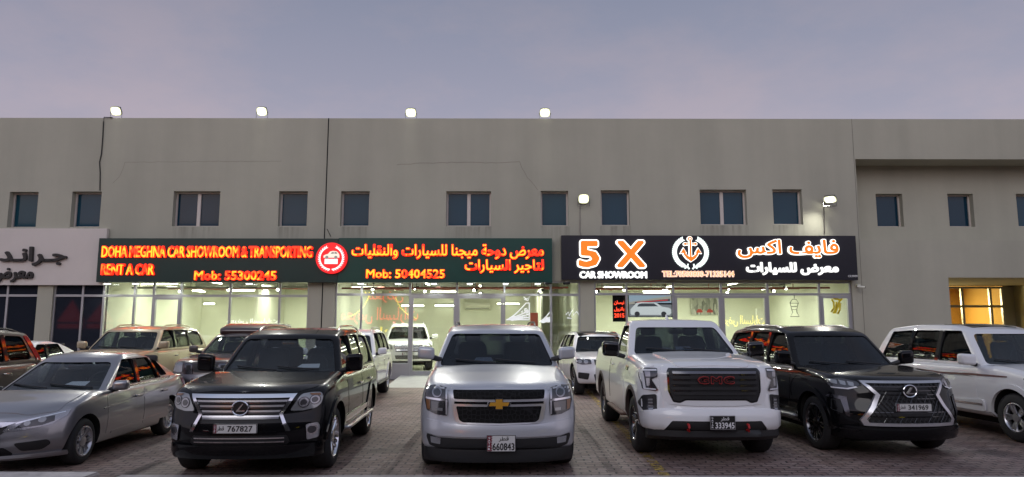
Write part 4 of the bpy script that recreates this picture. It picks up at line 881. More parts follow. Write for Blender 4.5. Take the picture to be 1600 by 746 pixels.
    def interior(c):
        sp = c.sp; k = sp['cab']; zb = k['belt'][0][1]; x = k['hb'] - .1; rows = sp.get('rows', 2); sm = sp.get('seat', SEATM)
        b = MB().box(-x, x, k['yb0'] + .15, k['yb1'] - .12, zb - .1, zb - .04); o = b.obj('cabin_floor', CABIN, c.root)
        V, Fc = rbox(x, .22, .07, .12, (.05, .08, .05)); mesh_obj('dashboard', [(v.x, v.y + k['yb0'] + .52, v.z + zb - .03) for v in V], Fc, CABIN, c.root, 50)
        ys = k['yt0'] + .55
        for r in range(rows):
            if ys > k['yb1'] - .35:
                if r: break
                ys = k['yb1'] - .42
            for sx_ in ((-.38, .38) if r == 0 else (-.40, .40)):
                hgt = min(.62, k['roof'][1][1] - zb - .12); V, Fc = rbox(.24, .07, hgt * .40, .1, (.07, .06, .08)); zc = zb - .04 + hgt * .30
                so_ = mesh_obj('seat', [(v.x * (1 - .25 * max(0, v.z)) + sx_, v.y + ys + v.z * .2, v.z + zc) for v in V], Fc, sm, c.root, 60)
                V, Fc = rbox(.13, .05, .085, .06, (.05, .04, .05)); mesh_obj('headrest', [(v.x + sx_, v.y + ys + hgt * .12, v.z + zc + hgt * .40 + .10) for v in V], Fc, sm, so_, 60)
            ys += .95
        pts = [(.38 + .18 * math.cos(t * math.pi / 10), k['yb0'] + .86 + .08 * math.sin(t * math.pi / 10), zb + .07 + .17 * math.sin(t * math.pi / 10)) for t in range(20)]
        MB().tube(pts, .016, 6, True).obj('steering_wheel', CABIN, c.root, 60)
        V, Fc = rbox(.12, .02, .035, .05, (.02, .012, .02)); zt = k['roof'][0][1]; mesh_obj('rear_view_mirror', [(v.x, v.y + k['yt0'] + .02, v.z + zt - .16) for v in V], Fc, GBLACK, c.root, 60)
    # ---- surface patches: an outline in front / side / top view laid on the body, with thickness
    def patch(c, name, poly, axis, off, thick, m, parent=None, bvh=None, res=.09, hole=None, smooth=38, flat=0.0):
        bvh = bvh or c.bvh; bm = bmesh.new()
        if hole:
            vo = [bm.verts.new((a, b, 0)) for a, b in poly]; vi = [bm.verts.new((a, b, 0)) for a, b in hole]; n = len(poly)
            for i in range(n):
                try: bm.faces.new((vo[i], vo[(i + 1) % n], vi[(i + 1) % n], vi[i]))
                except ValueError: pass
        else: bm.faces.new([bm.verts.new((a, b, 0)) for a, b in poly])
        for ax in (0, 1):
            lo, hi = min(v.co[ax] for v in bm.verts), max(v.co[ax] for v in bm.verts); q = math.ceil(lo / res + .02)
            while q * res < hi - .01 * res:
                no = Vector((1, 0, 0)) if ax == 0 else Vector((0, 1, 0)); co = no * q * res
                bmesh.ops.bisect_plane(bm, geom=bm.verts[:] + bm.edges[:] + bm.faces[:], plane_co=co, plane_no=no, dist=1e-5); q += 1
        bmesh.ops.triangulate(bm, faces=[f for f in bm.faces if len(f.verts) > 4])
        if axis == 'front': o_, d_ = (lambda a, b: (a, -4, b)), Vector((0, 1, 0))
        elif axis == 'rear': o_, d_ = (lambda a, b: (a, 12, b)), Vector((0, -1, 0))
        elif axis == 'top': o_, d_ = (lambda a, b: (a, b, 5)), Vector((0, 0, -1))
        else: o_, d_ = (lambda a, b: (axis * 4, a, b)), Vector((-axis, 0, 0))
        hits = {}; miss = []
        for v in bm.verts:
            o = Vector(o_(v.co.x, v.co.y)); h = bvh.ray_cast(o, d_)[0]
            if h is None: miss.append(v)
            else: hits[v] = h
        for v in list(miss):
            a, b = v.co.x, v.co.y
            for k in range(1, 60):                      # outline runs past the silhouette: draw it in to the edge
                if axis in ('front', 'rear', 'top'): a2, b2 = a * (1 - k / 60), b
                else: a2, b2 = a, b + (0.7 - b) * k / 60
                h = bvh.ray_cast(Vector(o_(a2, b2)), d_)[0]
                if h is not None: hits[v] = h; miss.remove(v); break
        for v in miss:
            o = Vector(o_(v.co.x, v.co.y)); best = min(hits, key=lambda w: (w.co - v.co).length_squared) if hits else None
            if best is None: bm.free(); return None
            h = o.copy(); ai = max(range(3), key=lambda i: abs(d_[i])); h[ai] = hits[best][ai]; hits[v] = h
        if flat:                                        # pull towards the best plane: pane glass is nearly flat
            from mathutils import Matrix as M_
            A = M_(((0, 0, 0),) * 3); r_ = Vector((0, 0, 0))
            for h in hits.values():
                q = Vector((1, h.y, h.z)); r_ += q * h.x
                for i in range(3):
                    for j in range(3): A[i][j] += q[i] * q[j]
            cf = A.inverted() @ r_; dev = max(axis * (cf.dot(Vector((1, h.y, h.z))) - h.x) for h in hits.values())
            zc = sum(h.z for h in hits.values()) / len(hits)
            for v in hits:
                h = hits[v]; xp = cf.dot(Vector((1, h.y, h.z))) - axis * (max(0, dev) * .5 + (h.z - zc) ** 2 / 2.2); hits[v] = Vector((h.x + (xp - h.x) * flat, h.y, h.z))
        front = {v: hits[v] - d_ * off for v in bm.verts}; fs = bm.faces[:]; V = []; ix = {}
        for v in bm.verts: ix[v] = len(V); V.append(tuple(front[v]))
        nb = len(V); V += [tuple(Vector(p) + d_ * thick) for p in V]; bm.normal_update(); sg_ = -1 if axis in ('rear', -1) else 1
        for f in fs:
            if f.normal.z * sg_ < 0: f.normal_flip()
        Fc = [tuple(ix[v] for v in f.verts) for f in fs]; Fc += [tuple(i + nb for i in reversed(f)) for f in Fc]
        for e in bm.edges:
            if len(e.link_faces) == 1:
                l = e.link_faces[0].loops; a, b_ = next(((x.vert, x.link_loop_next.vert) for x in l if x.edge == e)); Fc.append((ix[b_], ix[a], ix[a] + nb, ix[b_] + nb))
        bm.free(); me = bpy.data.meshes.new(name); me.from_pydata(V, [], Fc); me.materials.append(m)
        me.polygons.foreach_set('use_smooth', [True] * len(me.polygons)); me.set_sharp_from_angle(angle=R(smooth))
        return link(bpy.data.objects.new(name, me), parent or c.root)
    def F(c, name, poly, off, m, parent=None, thick=.03, res=.05, **kw): return c.patch(name, poly, 'front', off, thick, m, parent, res=res, **kw)
    def FF(c, name, poly, off, m, parent=None, thick=.03, **kw): return [c.F(name, p, off, m, parent, thick, **kw) for p in (poly, mirror(poly))]
    def side(c, name, poly, off, m, thick=.02, parent=None, **kw): return [c.patch(name, poly, s, off, thick, m, parent, **kw) for s in (-1, 1)]
    # ---- wheels
    def wheels(c):
        sp = c.sp; Rr, tw, rr = sp['wr'], sp.get('tw', .27), sp['rim']; n = 40; prof = [(rr, -tw * .42), (rr + .01, -tw / 2), (Rr - .05, -tw / 2 - .005), (Rr - .012, -tw * .42), (Rr, -tw * .3), (Rr, tw * .3), (Rr - .012, tw * .42), (Rr - .05, tw / 2 + .005), (rr + .01, tw / 2), (rr, tw * .42), (rr - .02, tw * .3), (rr - .02, -tw * .3)]
        def lathe(pr, close=True):
            V = [(x, r * math.cos(2 * math.pi * i / n), r * math.sin(2 * math.pi * i / n)) for r, x in pr for i in range(n)]; m = len(pr)
            return V, [(k * n + i, k * n + (i + 1) % n, ((k + 1) % m) * n + (i + 1) % n, ((k + 1) % m) * n + i) for k in range(m if close else m - 1) for i in range(n)]
        tm = lathe(prof); rim = MB(); dark = MB(); xo = tw * .36
        V, Fc = lathe([(rr + .004, xo + .03), (rr - .012, xo + .035), (rr - .03, xo + .01), (rr - .035, xo - .06), (rr + .0, xo - .06)]); rim.add(V, Fc)
        V, Fc = lathe([(rr - .03, xo - .09), (.02, xo - .10)], False); dark.add(V, Fc)
        kind, ns, sw_, skew = sp['spokes']
        def spoke(a, w0, w1, x0=0.0):
            ca, sa = math.cos(a), math.sin(a); P = []
            for r, w, xx in ((.035, w0, xo - .015), (rr * .55, (w0 + w1) / 2, xo + .012), (rr - .018, w1, xo + .02)):
                for t, dx in ((-w, -.02), (-w * .7, 0), (w * .7, 0), (w, -.02)): P.append((xx + dx + x0, r * ca - (t + skew * r) * sa, r * sa + (t + skew * r) * ca))
            rim.add(P, [(0, 1, 5, 4), (1, 2, 6, 5), (2, 3, 7, 6), (4, 5, 9, 8), (5, 6, 10, 9), (6, 7, 11, 10)])
        for i in range(ns):
            a = 2 * math.pi * i / ns + .3
            if kind == 'pair': [spoke(a + da, sw_ * .7, sw_) for da in (-.16, .16)]
            else: spoke(a, sw_ * .8, sw_)
        V, Fc = lathe([(.075, xo - .02), (.07, xo + .012), (.001, xo + .016)], False); rim.add(V, Fc)
        tme = None
        for yy in (sp['fo'], sp['fo'] + sp['wb']):
            for s in (-1, 1):
                if tme is None:
                    to = mesh_obj('wheel', *tm, TYRE, c.root, 40); ro = rim.obj('rim', sp['rimm'], to, 35); do = dark.obj('brake_disc', sp.get('rimd', BPLAST), to, 40); tme = (to.data, ro.data, do.data)
                else:
                    to = link(bpy.data.objects.new('wheel', tme[0]), c.root); ro = link(bpy.data.objects.new('rim', tme[1]), to); do = link(bpy.data.objects.new('brake_disc', tme[2]), to)
                to.location = (s * (c.W / 2 - tw / 2 - sp.get('wi', .035)), yy, Rr); to.rotation_euler = (0.4 * yy, 0, 0 if s > 0 else math.pi)
    # ---- common fittings
    def mirrors(c, x, y, z, w, h, m, arm=BPLAST, d=.16):
        for s in (-1, 1):
            V, Fc = rbox(w / 2, d / 2, h / 2, .05, (.05, .05, .05))
            o = mesh_obj('wing_mirror', [(s * x + v.x * (1 - .0), v.y + y + abs(v.x + s * w / 2) * .12, v.z + z + (v.x * s) * .06) for v in V], Fc, m, c.root, 60)
            MB().tube([(s * (x - w * .35), y + .03, z - h * .35), (s * (x - w / 2 - .10), y + .07, z - h * .55)], [.045, .035], 8).obj('mirror_arm', arm, o, 60)
            MB().add([(s * (x - w * .40), y + d / 2 + .004, z - h * .36), (s * (x + w * .40), y + d / 2 + .025, z - h * .36), (s * (x + w * .40), y + d / 2 + .025, z + h * .36), (s * (x - w * .40), y + d / 2 + .004, z + h * .36)], [(0, 1, 2, 3)]).obj('mirror_glass', GBLACK, o)
    def valance(c, name, zref, zt, zb, off, m, xm=.97, inset=.05, parent=None):
        P = []; n = 28
        for i in range(n + 1):
            x = c.W / 2 * xm * (2 * i / n - 1); h = c.bvh.ray_cast(Vector((x, -4, zref)), Vector((0, 1, 0)))[0]
            if h is not None: P.append(h)
        V = []; m_ = len(P)
        for dy, z in ((-off, zt), (-off, zt - (zt - zb) * .6), (-off + inset, zb), (.16, zb), (.16, zt)): V += [(p.x, p.y + dy, z) for p in P]
        Fc = []
        for r in range(5):
            q = (r + 1) % 5; Fc += [(r * m_ + i, r * m_ + i + 1, q * m_ + i + 1, q * m_ + i) for i in range(m_ - 1)]
        Fc += [tuple(r * m_ for r in range(5)), tuple(r * m_ + m_ - 1 for r in range(4, -1, -1))]
        b = MB(); b.add(V, Fc); return b.obj(name, m, parent or c.root, 40)
    def wipers(c):
        k = c.sp['cab']; y, z = k['yb0'], k['belt'][0][1]
        for xa, xb in ((-.62, -.02), (-.02, .58)):
            P = []
            for t in (0, .35, .7, 1):
                x = xa + (xb - xa) * t; h = c.cbvh.ray_cast(Vector((x, -4, z + .06 + .05 * (1 - t))), Vector((0, 1, 0)))[0]
                P.append((x, (h.y if h else y) - .018, z + .06 + .05 * (1 - t)))
            MB().tube(P, .011, 5).obj('wiper', BPLAST, c.root, 60)
    def bonnet(c, half, off=.007, m=None): return c.patch('bonnet', rounded(sym(half), .06), 'top', off, .02, m or c.pm, res=.08)
    def doors(c, cuts, z0, z1, m=None, handle=None, off=.004, hm=CHROME):
        for i in range(len(cuts)):
            y0, y1 = cuts[i]
            for d in c.side('door', rounded([(y0, z0), (y1, z0), (y1, z1[i]), (y0, z1[i])], .05), off, m or c.pm, .012):
                pass
            if handle:
                zz = handle; hh = []
                for s in (-1, 1):
                    h = c.bvh.ray_cast(Vector((s * 4, y1 - .22, zz)), Vector((-s, 0, 0)))[0]
                    if h is None: continue
                    V, Fc = rbox(.018, .10, .018, .05, (.012, .03, .012)); par = [q for q in c.root.children if q.name.startswith('door')][-2 if s < 0 else -1]
                    mesh_obj('handle', [(v.x + h.x + s * .028, v.y + y1 - .20, v.z + zz) for v in V], Fc, hm, par, 60)
    def rails(c, y0, y1, x, m=SILV, h=.05):
        for s in (-1, 1):
            P = []
            for t in range(9):
                y = y0 + (y1 - y0) * t / 8; q = c.cbvh.ray_cast(Vector((s * x, y, 5)), Vector((0, 0, -1)))[0]
                P.append((s * x, y, (q.z if q else 1.8) + (h if 0 < t < 8 else -.01)))
            MB().tube(P, .018, 8).obj('roof_rail', m, c.root, 60)
    def step(c, y0, y1, z, m=BPLAST, w=.16, d=.05):
        for s in (-1, 1):
            V, Fc = rbox(w / 2, (y1 - y0) / 2, d / 2, .2, (.03, .05, .02)); mesh_obj('side_step', [(v.x + s * (c.W / 2 - .03), v.y + (y0 + y1) / 2, v.z + z) for v in V], Fc, m, c.root, 50)
    def flares(c, m, wdt=.05, off=.012, a0=-8, a1=188):
        sp = c.sp; ra = sp['wr'] + sp.get('gap', .065)
        for yy in (sp['fo'], sp['fo'] + sp['wb']):
            n = 18; arc = lambda r: [(yy + r * math.cos(R(a0 + (a1 - a0) * k / n)), sp['wr'] + .01 + r * math.sin(R(a0 + (a1 - a0) * k / n))) for k in range(n + 1)]
            po = arc(ra + wdt); pi_ = arc(ra - .008); c.side('arch_flare', po + pi_[::-1], off, m, .05, res=.3)
    def plate(c, x, z, w, h, num, kind='long', off=.03, black=False):
        hit = c.bvh.ray_cast(Vector((x, -4, z)), Vector((0, 1, 0)))[0]; y = (hit.y if hit else .0) - off
        o = MB().box(x - w / 2, x + w / 2, y - .012, y + .01, z - h / 2, z + h / 2).obj('number_plate', PLK if black else PLW, c.root, bevel=.003)
        yf = y - .0125; ink = WINK if black else INK; mw = w * (.055 if kind == 'long' else .13)
        rim_ = MB()
        for a0, a1, b0, b1 in ((x - w / 2, x + w / 2, z + h / 2 - .006, z + h / 2), (x - w / 2, x + w / 2, z - h / 2, z - h / 2 + .006), (x - w / 2, x - w / 2 + .006, z - h / 2, z + h / 2), (x + w / 2 - .006, x + w / 2, z - h / 2, z + h / 2)): rim_.box(a0, a1, yf - .0015, yf + .005, b0, b1)
        rim_.obj('plate_rim', DCHROME if not black else SILV, o)
        xl = x - w / 2 + .008; zz = [(xl, z - h / 2 + .008)]; n = 9
        for i in range(n): zz += [(xl + mw, z - h / 2 + .008 + (h - .016) * i / n), (xl + mw * 1.35, z - h / 2 + .008 + (h - .016) * (i + .5) / n)]
        zz += [(xl + mw, z + h / 2 - .008), (xl, z + h / 2 - .008)]
        if not black: MB().prism(zz, yf - .002, yf + .005).obj('plate_band', PLM, o)
        band = 'QATAR'; hh = (h - .03) / 5
        for i, ch in enumerate(band): lettering('lettering', ch, xl + mw * .2, xl + mw * .8, z + h / 2 - .015 - (i + .85) * hh, z + h / 2 - .015 - (i + .1) * hh, yf - .002, .002, WINK, o, .03, res=1)
        if kind == 'long':
            lettering('lettering', arabic('قطر'), x - w * .41, x - w * .25, z - h * .28, z + h * .26, yf, .002, ink, o, .012)
            lettering('lettering', num, x - w * .17, x + w * .40, z - h * .30, z + h * .30, yf, .002, ink, o, .022)
        else:
            lettering('lettering', arabic('قطر'), x - w * .08, x + w * .26, z + h * .10, z + h * .42, yf, .002, ink, o, .012)
            lettering('lettering', num, x - w * .30, x + w * .46, z - h * .42, z + h * .02, yf, .002, ink, o, .022)
        return o
    def note(c, x, w):               # sheet of paper lying on the dashboard
        k = c.sp['cab']; zb = k['belt'][0][1]; o = mesh_obj('paper_note', [(x - w / 2, k['yb0'] + .40, zb + .075), (x + w / 2, k['yb0'] + .38, zb + .075), (x + w / 2 - .03, k['yb0'] + .56, zb + .125), (x - w / 2 + .04, k['yb0'] + .58, zb + .120)], [(0, 1, 2, 3)], PAPER, c.root)
    def emblem_l(c, x, z, r):        # oval ring with a slanted stroke
        y = c.bvh.ray_cast(Vector((x, -4, z)), Vector((0, 1, 0)))[0].y - .05; b = MB().tube([(x + r * 1.15 * math.cos(t * .314), y, z + r * math.sin(t * .314)) for t in range(20)], r * .11, 6, True)
        b.prism([(x + r * u, z + r * v) for u, v in ((.28, .62), (.48, .62), (-.15, -.28), (.72, -.28), (.66, -.46), (-.52, -.46), (-.50, -.34))], y - .012, y + .004)
        o = b.obj('emblem', CHROME, c.root, 50); MB().disc(x, z, r * 1.02, y + .006, y + .03, 24).obj('emblem_back', GBLACK, o)
    def emblem_ring(c, x, z, r):
        y = c.bvh.ray_cast(Vector((x, -4, z)), Vector((0, 1, 0)))[0].y - .05; MB().tube([(x + r * 1.1 * math.cos(t * .314), y, z + r * math.sin(t * .314)) for t in range(20)], r * .14, 6, True).box(x - r * 1.45, x + r * 1.45, y - .018, y + .005, z - r * .22, z + r * .22).obj('emblem', CHROME, c.root, 50)
# ------------------------------------------------------------------ the individual vehicles
P_SILV = paint('silver_paint', (0.50, 0.515, 0.545), 0.35, 0.33); P_GREY = paint('grey_paint', (0.31, 0.305, 0.32), 0.7, 0.28); P_BLACK = paint('black_paint', (0.004, 0.004, 0.005), 0.0, 0.25); P_BLACK.node_tree.nodes['Principled BSDF'].inputs['Specular IOR Level'].default_value = .05; P_BLACK.node_tree.nodes['Principled BSDF'].inputs['Coat Weight'].default_value = .55
P_WHITE = paint('white_paint', (0.78, 0.78, 0.78), 0.0, 0.35); P_PEARL = paint('pearl_white_paint', (0.72, 0.72, 0.73), 0.0, 0.35); P_TAN = paint('tan_paint', (0.42, 0.34, 0.22), 0.35, 0.35)
P_DARKRED = paint('dark_maroon_paint', (0.022, 0.004, 0.005), 0.0, 0.3); P_DGREY = paint('dark_grey_paint', (0.085, 0.078, 0.072), 0.5, 0.33)
def suv(**k):
    d = dict(W=1.97, L=5.0, wb=2.85, fo=.93, wr=.395, rim=.255, sill=.34, bow=.30, bowp=2.6, spokes=('single', 6, .05, 0), rimm=SILV,
             top=[(0, 1.08), (.25, 1.13), (.8, 1.20), (1.45, 1.25), (1.8, 1.22), (5.0, 1.2)],
             front=[(.25, .12), (.38, .04), (.5, 0), (.65, .01), (.8, .05), (1.0, .08), (1.1, .12), (1.2, .2)], rear=[(.3, .05), (.55, 0), (.8, .04), (1.2, .06)],
             side=[(.3, .05), (.5, .02), (.75, 0), (.95, .01), (1.1, .035), (1.25, .075)], plan=[(0, .07), (.5, .015), (1.0, 0), (4.2, 0), (5.0, .06)], rows=2,
             cab=dict(yb0=1.45, yt0=2.15, yt1=4.65, yb1=4.93, hb=.895, ht=.715, belt=[(0, 1.20), (1, 1.19)], roof=[(0, 1.80), (.25, 1.88), (.6, 1.885), (1, 1.82)],
                      side=[(1.80, 2.36, 2.80, 2.80), (2.88, 2.88, 3.65, 3.62), (3.74, 3.70, 4.62, 4.50)]))
    cb = k.pop('cab', {}); d.update(k); d['cab'].update(cb); return d

SATIN = mat('satin_chrome', (.56, .56, .58), .28, .75)
# ---- silver full-size SUV in the middle
c = Car('parked_car', (-.16, 8.90, 0), 2.4, 'silver full size SUV with yellow emblem, parked facing forward in the middle', 'car', suv(W=2.10, L=5.18, wb=2.946, fo=.97, wr=.40, sill=.30, rimd=BPLAST,
    top=[(0, 1.09), (.18, 1.145), (.5, 1.20), (1.0, 1.27), (1.38, 1.315), (1.8, 1.27), (5.18, 1.24)], front=[(.15, .14), (.30, .05), (.40, .01), (.55, 0), (.68, .03), (.95, .06), (1.1, .09), (1.2, .2)], bow=.27, bowp=3.2,
    side=[(.3, .03), (.5, .01), (.75, 0), (.95, .02), (1.1, .06), (1.3, .10)], chin=.02, crown=.05,
    cab=dict(yb0=1.38, yt0=2.2, yt1=4.9, yb1=5.1, hb=.955, ht=.755, belt=[(0, 1.27), (1, 1.24)], roof=[(0, 1.84), (.22, 1.905), (.6, 1.91), (1, 1.86)], pil=.075, wglass=glass('smoky_windscreen', (.50, .54, .58), 1.15), glass=GL_DARK, fglass=GL_DARK, rglass=GL_SIDE,
             side=[(1.80, 2.42, 2.95, 2.95), (3.04, 3.04, 3.85, 3.85), (3.95, 3.95, 4.85, 4.7)])), P_SILV, .06)
MESHG = mat('honeycomb_grille', (0.007, 0.007, 0.008), .6, spec=.15); DRL = mat('white_light_guide', (.72, .73, .76), .25, 0, 1.0); SMOK = mat('smoked_reflector', (.11, .11, .115), .12, .7, 1.0); n_ = MESHG.node_tree.nodes; l_ = MESHG.node_tree.links
t_ = n_.new('ShaderNodeTexCoord'); v_ = n_.new('ShaderNodeTexVoronoi'); v_.feature = 'DISTANCE_TO_EDGE'; v_.inputs['Scale'].default_value = 18; v_.inputs['Randomness'].default_value = .55; l_.new(t_.outputs['Object'], v_.inputs['Vector'])
r_ = n_.new('ShaderNodeValToRGB'); r_.color_ramp.elements[0].position = .04; r_.color_ramp.elements[0].color = (.014, .014, .015, 1); r_.color_ramp.elements[1].position = .10; r_.color_ramp.elements[1].color = (.003, .003, .003, 1); l_.new(v_.outputs[0], r_.inputs[0]); l_.new(r_.outputs[0], n_['Principled BSDF'].inputs['Base Color'])
c.bonnet([(.0, .10), (.60, .14), (.82, .30), (.86, .8), (.86, 1.40), (0, 1.33)])
c.doors([(1.62, 2.98), (3.02, 3.98)], .44, [1.17, 1.17], handle=1.05)
go = [(.625, 1.088), (.60, .92), (.555, .72), (.50, .665)]
fr = c.F('grille_surround', rounded(sym([(.0, 1.098)] + [(.63, 1.09), (.60, .88), (.56, .70), (.50, .652), (0, .640)]), .02), .016, SATIN)
up = c.F('grille', rounded(sym([(0, 1.070), (.590, 1.066), (.575, .955), (0, .950)]), .02), .022, MESHG, fr); c.F('grille', rounded(sym([(0, .860), (.545, .865), (.505, .70), (.46, .672), (0, .660)]), .02), .022, MESHG, fr)
for s in (1, -1): c.F('grille_strip', [(s * a, b) for a, b in ((.15, .922), (.57, .925), (.57, .897), (.15, .892))][::s], .024, GBLACK, fr)
bt = [(-.045, .063), (.045, .063), (.045, .024), (.137, .024), (.118, -.024), (.045, -.024), (.045, -.063), (-.045, -.063), (-.045, -.024), (-.137, -.024), (-.118, .024), (-.045, .024)]
bt = [(a + (.012 if b > 0 else -.012) * 0, b) for a, b in bt]
em = c.F('emblem', [(a * 1.1, b * 1.18 + .895) for a, b in bt], .040, CHROME); c.F('emblem_gold', [(a * .94, b * .92 + .895) for a, b in bt], .046, mat('gold_emblem', (.55, .27, .02), .35, .2), em)
hl = [(.665, 1.085), (.80, 1.115), (.955, 1.10), (.965, .93), (.93, .80), (.80, .755), (.655, .745), (.645, .90)]
for h in c.FF('headlight', rounded(hl, .02), .012, LAMPDARK):
    s = 1 if sum(v.co.x for v in h.data.vertices) > 0 else -1; S_ = lambda q: [(s * a, b) for a, b in q][::s]
    c.F('lamp_chrome', S_([(.655, .945), (.955, .965), (.955, .942), (.65, .918)]), .020, CHROME, h); c.F('reflector', circle(s * .80, 1.03, .066), .018, LAMPBODY, h); c.F('projector', circle(s * .80, 1.03, .046), .024, mat('lens_glass', (.02, .025, .03), .03, 0, 1, .8), h)
    c.F('reflector', S_([(.70, .905), (.87, .915), (.86, .80), (.71, .79)]), .017, SMOK, h); c.F('reflector', S_([(.715, .835), (.80, .84), (.795, .805), (.72, .80)]), .021, LAMPCLR, h); c.F('lamp_chrome', S_([(.66, 1.075), (.685, 1.078), (.675, .76), (.655, .757)]), .020, SATIN, h); c.F('side_marker', S_([(.885, .93), (.945, .935), (.925, .82), (.885, .805)]), .016, AMBL, h)
fs = c.F('bumper_intake', rounded(sym([(0, .470), (.78, .480), (.915, .515), (.925, .48), (.885, .375), (.80, .345), (0, .335)]), .02), .014, BPLAST)
for s in (1, -1): c.F('fog_light', rounded([(s * .735, .475), (s * .87, .485), (s * .86, .405), (s * .74, .395)][::s], .01), .024, LAMPBODY, fs)
for s in (1, -1): c.F('intake_slot', [(s * a, b) for a, b in ((.30, .44), (.50, .445), (.50, .375), (.30, .37))][::s], .010, GRIL, fs)
c.F('bumper', rounded(sym([(0, .635), (.62, .65), (.95, .70), (.985, .60), (.97, .535), (.80, .50), (0, .49)]), .02), .022, P_SILV, thick=.04, res=.06)
c.valance('lower_bumper', .36, .335, .17, .012, BPLAST, .99)
c.plate(.025, .425, .36, .20, '660843', 'square', off=.05)
c.mirrors(1.06, 1.66, 1.47, .25, .185, P_SILV); c.wipers(); c.rails(2.7, 4.7, .66, BPLAST); c.note(-.2, .3); c.step(1.4, 3.6, .38)

# ---- black SUV with the wide chrome grille, left of the middle
def lexus_body(**k):
    d = dict(rim=.27, wr=.40, bow=.27, bowp=3.2); d.update(k); return suv(**d)
c = Car('parked_car', (-3.31, 8.60, 0), 2.6, 'black SUV with chrome slatted grille and white plate 767827', 'car', lexus_body(W=2.02, spokes=('pair', 5, .028, 0), rimm=CHROME, sill=.33,
    top=[(0, 1.055), (.2, 1.115), (.6, 1.16), (1.0, 1.20), (1.45, 1.235), (1.8, 1.2), (5.0, 1.18)], crown=.02,
    cab=dict(yb0=1.42, yt0=2.1, belt=[(0, 1.18), (1, 1.17)], roof=[(0, 1.76), (.25, 1.835), (.6, 1.84), (1, 1.77)], rglass=glass('clear_rear', (.75, .78, .78), 1.0), side=[(1.78, 2.32, 2.80, 2.80), (2.88, 2.88, 3.65, 3.62), (3.74, 3.70, 4.62, 4.50)])), P_BLACK, .06)
c.bonnet([(0, .12), (.62, .18), (.84, .40), (.84, .9), (.83, 1.46), (0, 1.38)])
c.doors([(1.66, 2.83), (2.87, 3.80)], .46, [1.1, 1.1], handle=.98)
c.F('grille', sym([(0, 1.0), (.585, 1.005), (.47, .80), (.50, .70), (0, .69)]), .004, GRIL)
ou = rounded(sym([(.0, 1.035), (.645, 1.04), (.515, .80), (.60, .60), (.545, .60)]), .01); 
go = [(-.645, 1.04), (.645, 1.04), (.505, .80), (.60, .60), (.555, .60), (.465, .80), (.575, .995), (-.575, .995), (-.465, .80), (-.555, .60), (-.60, .60), (-.505, .80)]
gs = c.F('grille_surround', go, .035, CHROME, thick=.05)
for z, hw in ((.955, .54), (.895, .50), (.835, .465), (.775, .46)):
    c.F('grille_slat', [(-hw, z - .010), (hw, z - .010), (hw + .012, z + .012), (-hw - .012, z + .012)], .026, SATIN, gs, .04); c.F('grille_slat', [(-hw, z - .032), (hw, z - .032), (hw, z - .014), (-hw, z - .014)], .020, DCHROME, gs)
c.emblem_l(0, .875, .085)
hl = [(.575, .835), (.69, 1.03), (.80, 1.045), (.90, 1.04), (.925, .98), (.91, .90), (.86, .855), (.72, .83)]
for h in c.FF('headlight', rounded(hl, .03), .012, LAMPCLR):
    s = 1 if sum(v.co.x for v in h.data.vertices) > 0 else -1
    for cx, cz, r in ((s * .725, .93, .066), (s * .845, .955, .060)):
        c.F('lamp_ring', circle(cx, cz, r), .018, LAMPDARK, h); c.F('reflector', circle(cx, cz, r * .84), .022, LAMPBODY, h); c.F('projector', circle(cx, cz, r * .55), .027, LAMPDARK, h)
    c.F('side_marker', [(s * a, b) for a, b in ((.78, 1.035), (.89, 1.03), (.90, 1.005), (.80, 1.012))][::s], .02, AMBL, h)
for f in c.FF('fog_light', rounded([(.77, .665), (.89, .68), (.915, .62), (.905, .50), (.785, .48)], .02), .024, SILV):
    s = 1 if sum(v.co.x for v in f.data.vertices) > 0 else -1; q = c.F('fog_ring', circle(s * .84, .60, .062), .032, CHROME, f); c.F('fog_lens', circle(s * .84, .60, .045), .038, LAMPDARK, f)
li = c.F('lower_grille', rounded(sym([(0, .545), (.56, .55), (.60, .47), (.56, .435), (0, .43)]), .015), .006, GRIL)
for z in (.52, .475): c.F('grille_slat', [(-.54, z - .007), (.54, z - .007), (.54, z + .007), (-.54, z + .007)], .024, CHROME, li)
c.valance('bumper_lip', .42, .435, .27, .05, P_BLACK, .99)
c.F('bumper', rounded(sym([(0, .60), (.45, .60), (.45, .565), (0, .562)]), .01), .02, P_BLACK)
c.plate(-.03, .64, .52, .115, '767827', 'long', off=.045)
c.mirrors(1.07, 1.66, 1.34, .24, .25, P_BLACK); c.wipers(); c.rails(2.6, 4.5, .62, CHROME); c.note(.36, .34); c.step(1.45, 3.6, .44, SILV, .2); c.flares(P_BLACK, .06, .022)
c.side('side_moulding', [(1.45, .52), (3.45, .52), (3.45, .60), (1.45, .60)], .02, CHROME); c.side('window_trim', [(1.72, 1.175), (4.7, 1.16), (4.7, 1.185), (1.72, 1.20)], .015, CHROME, bvh=c.cbvh)

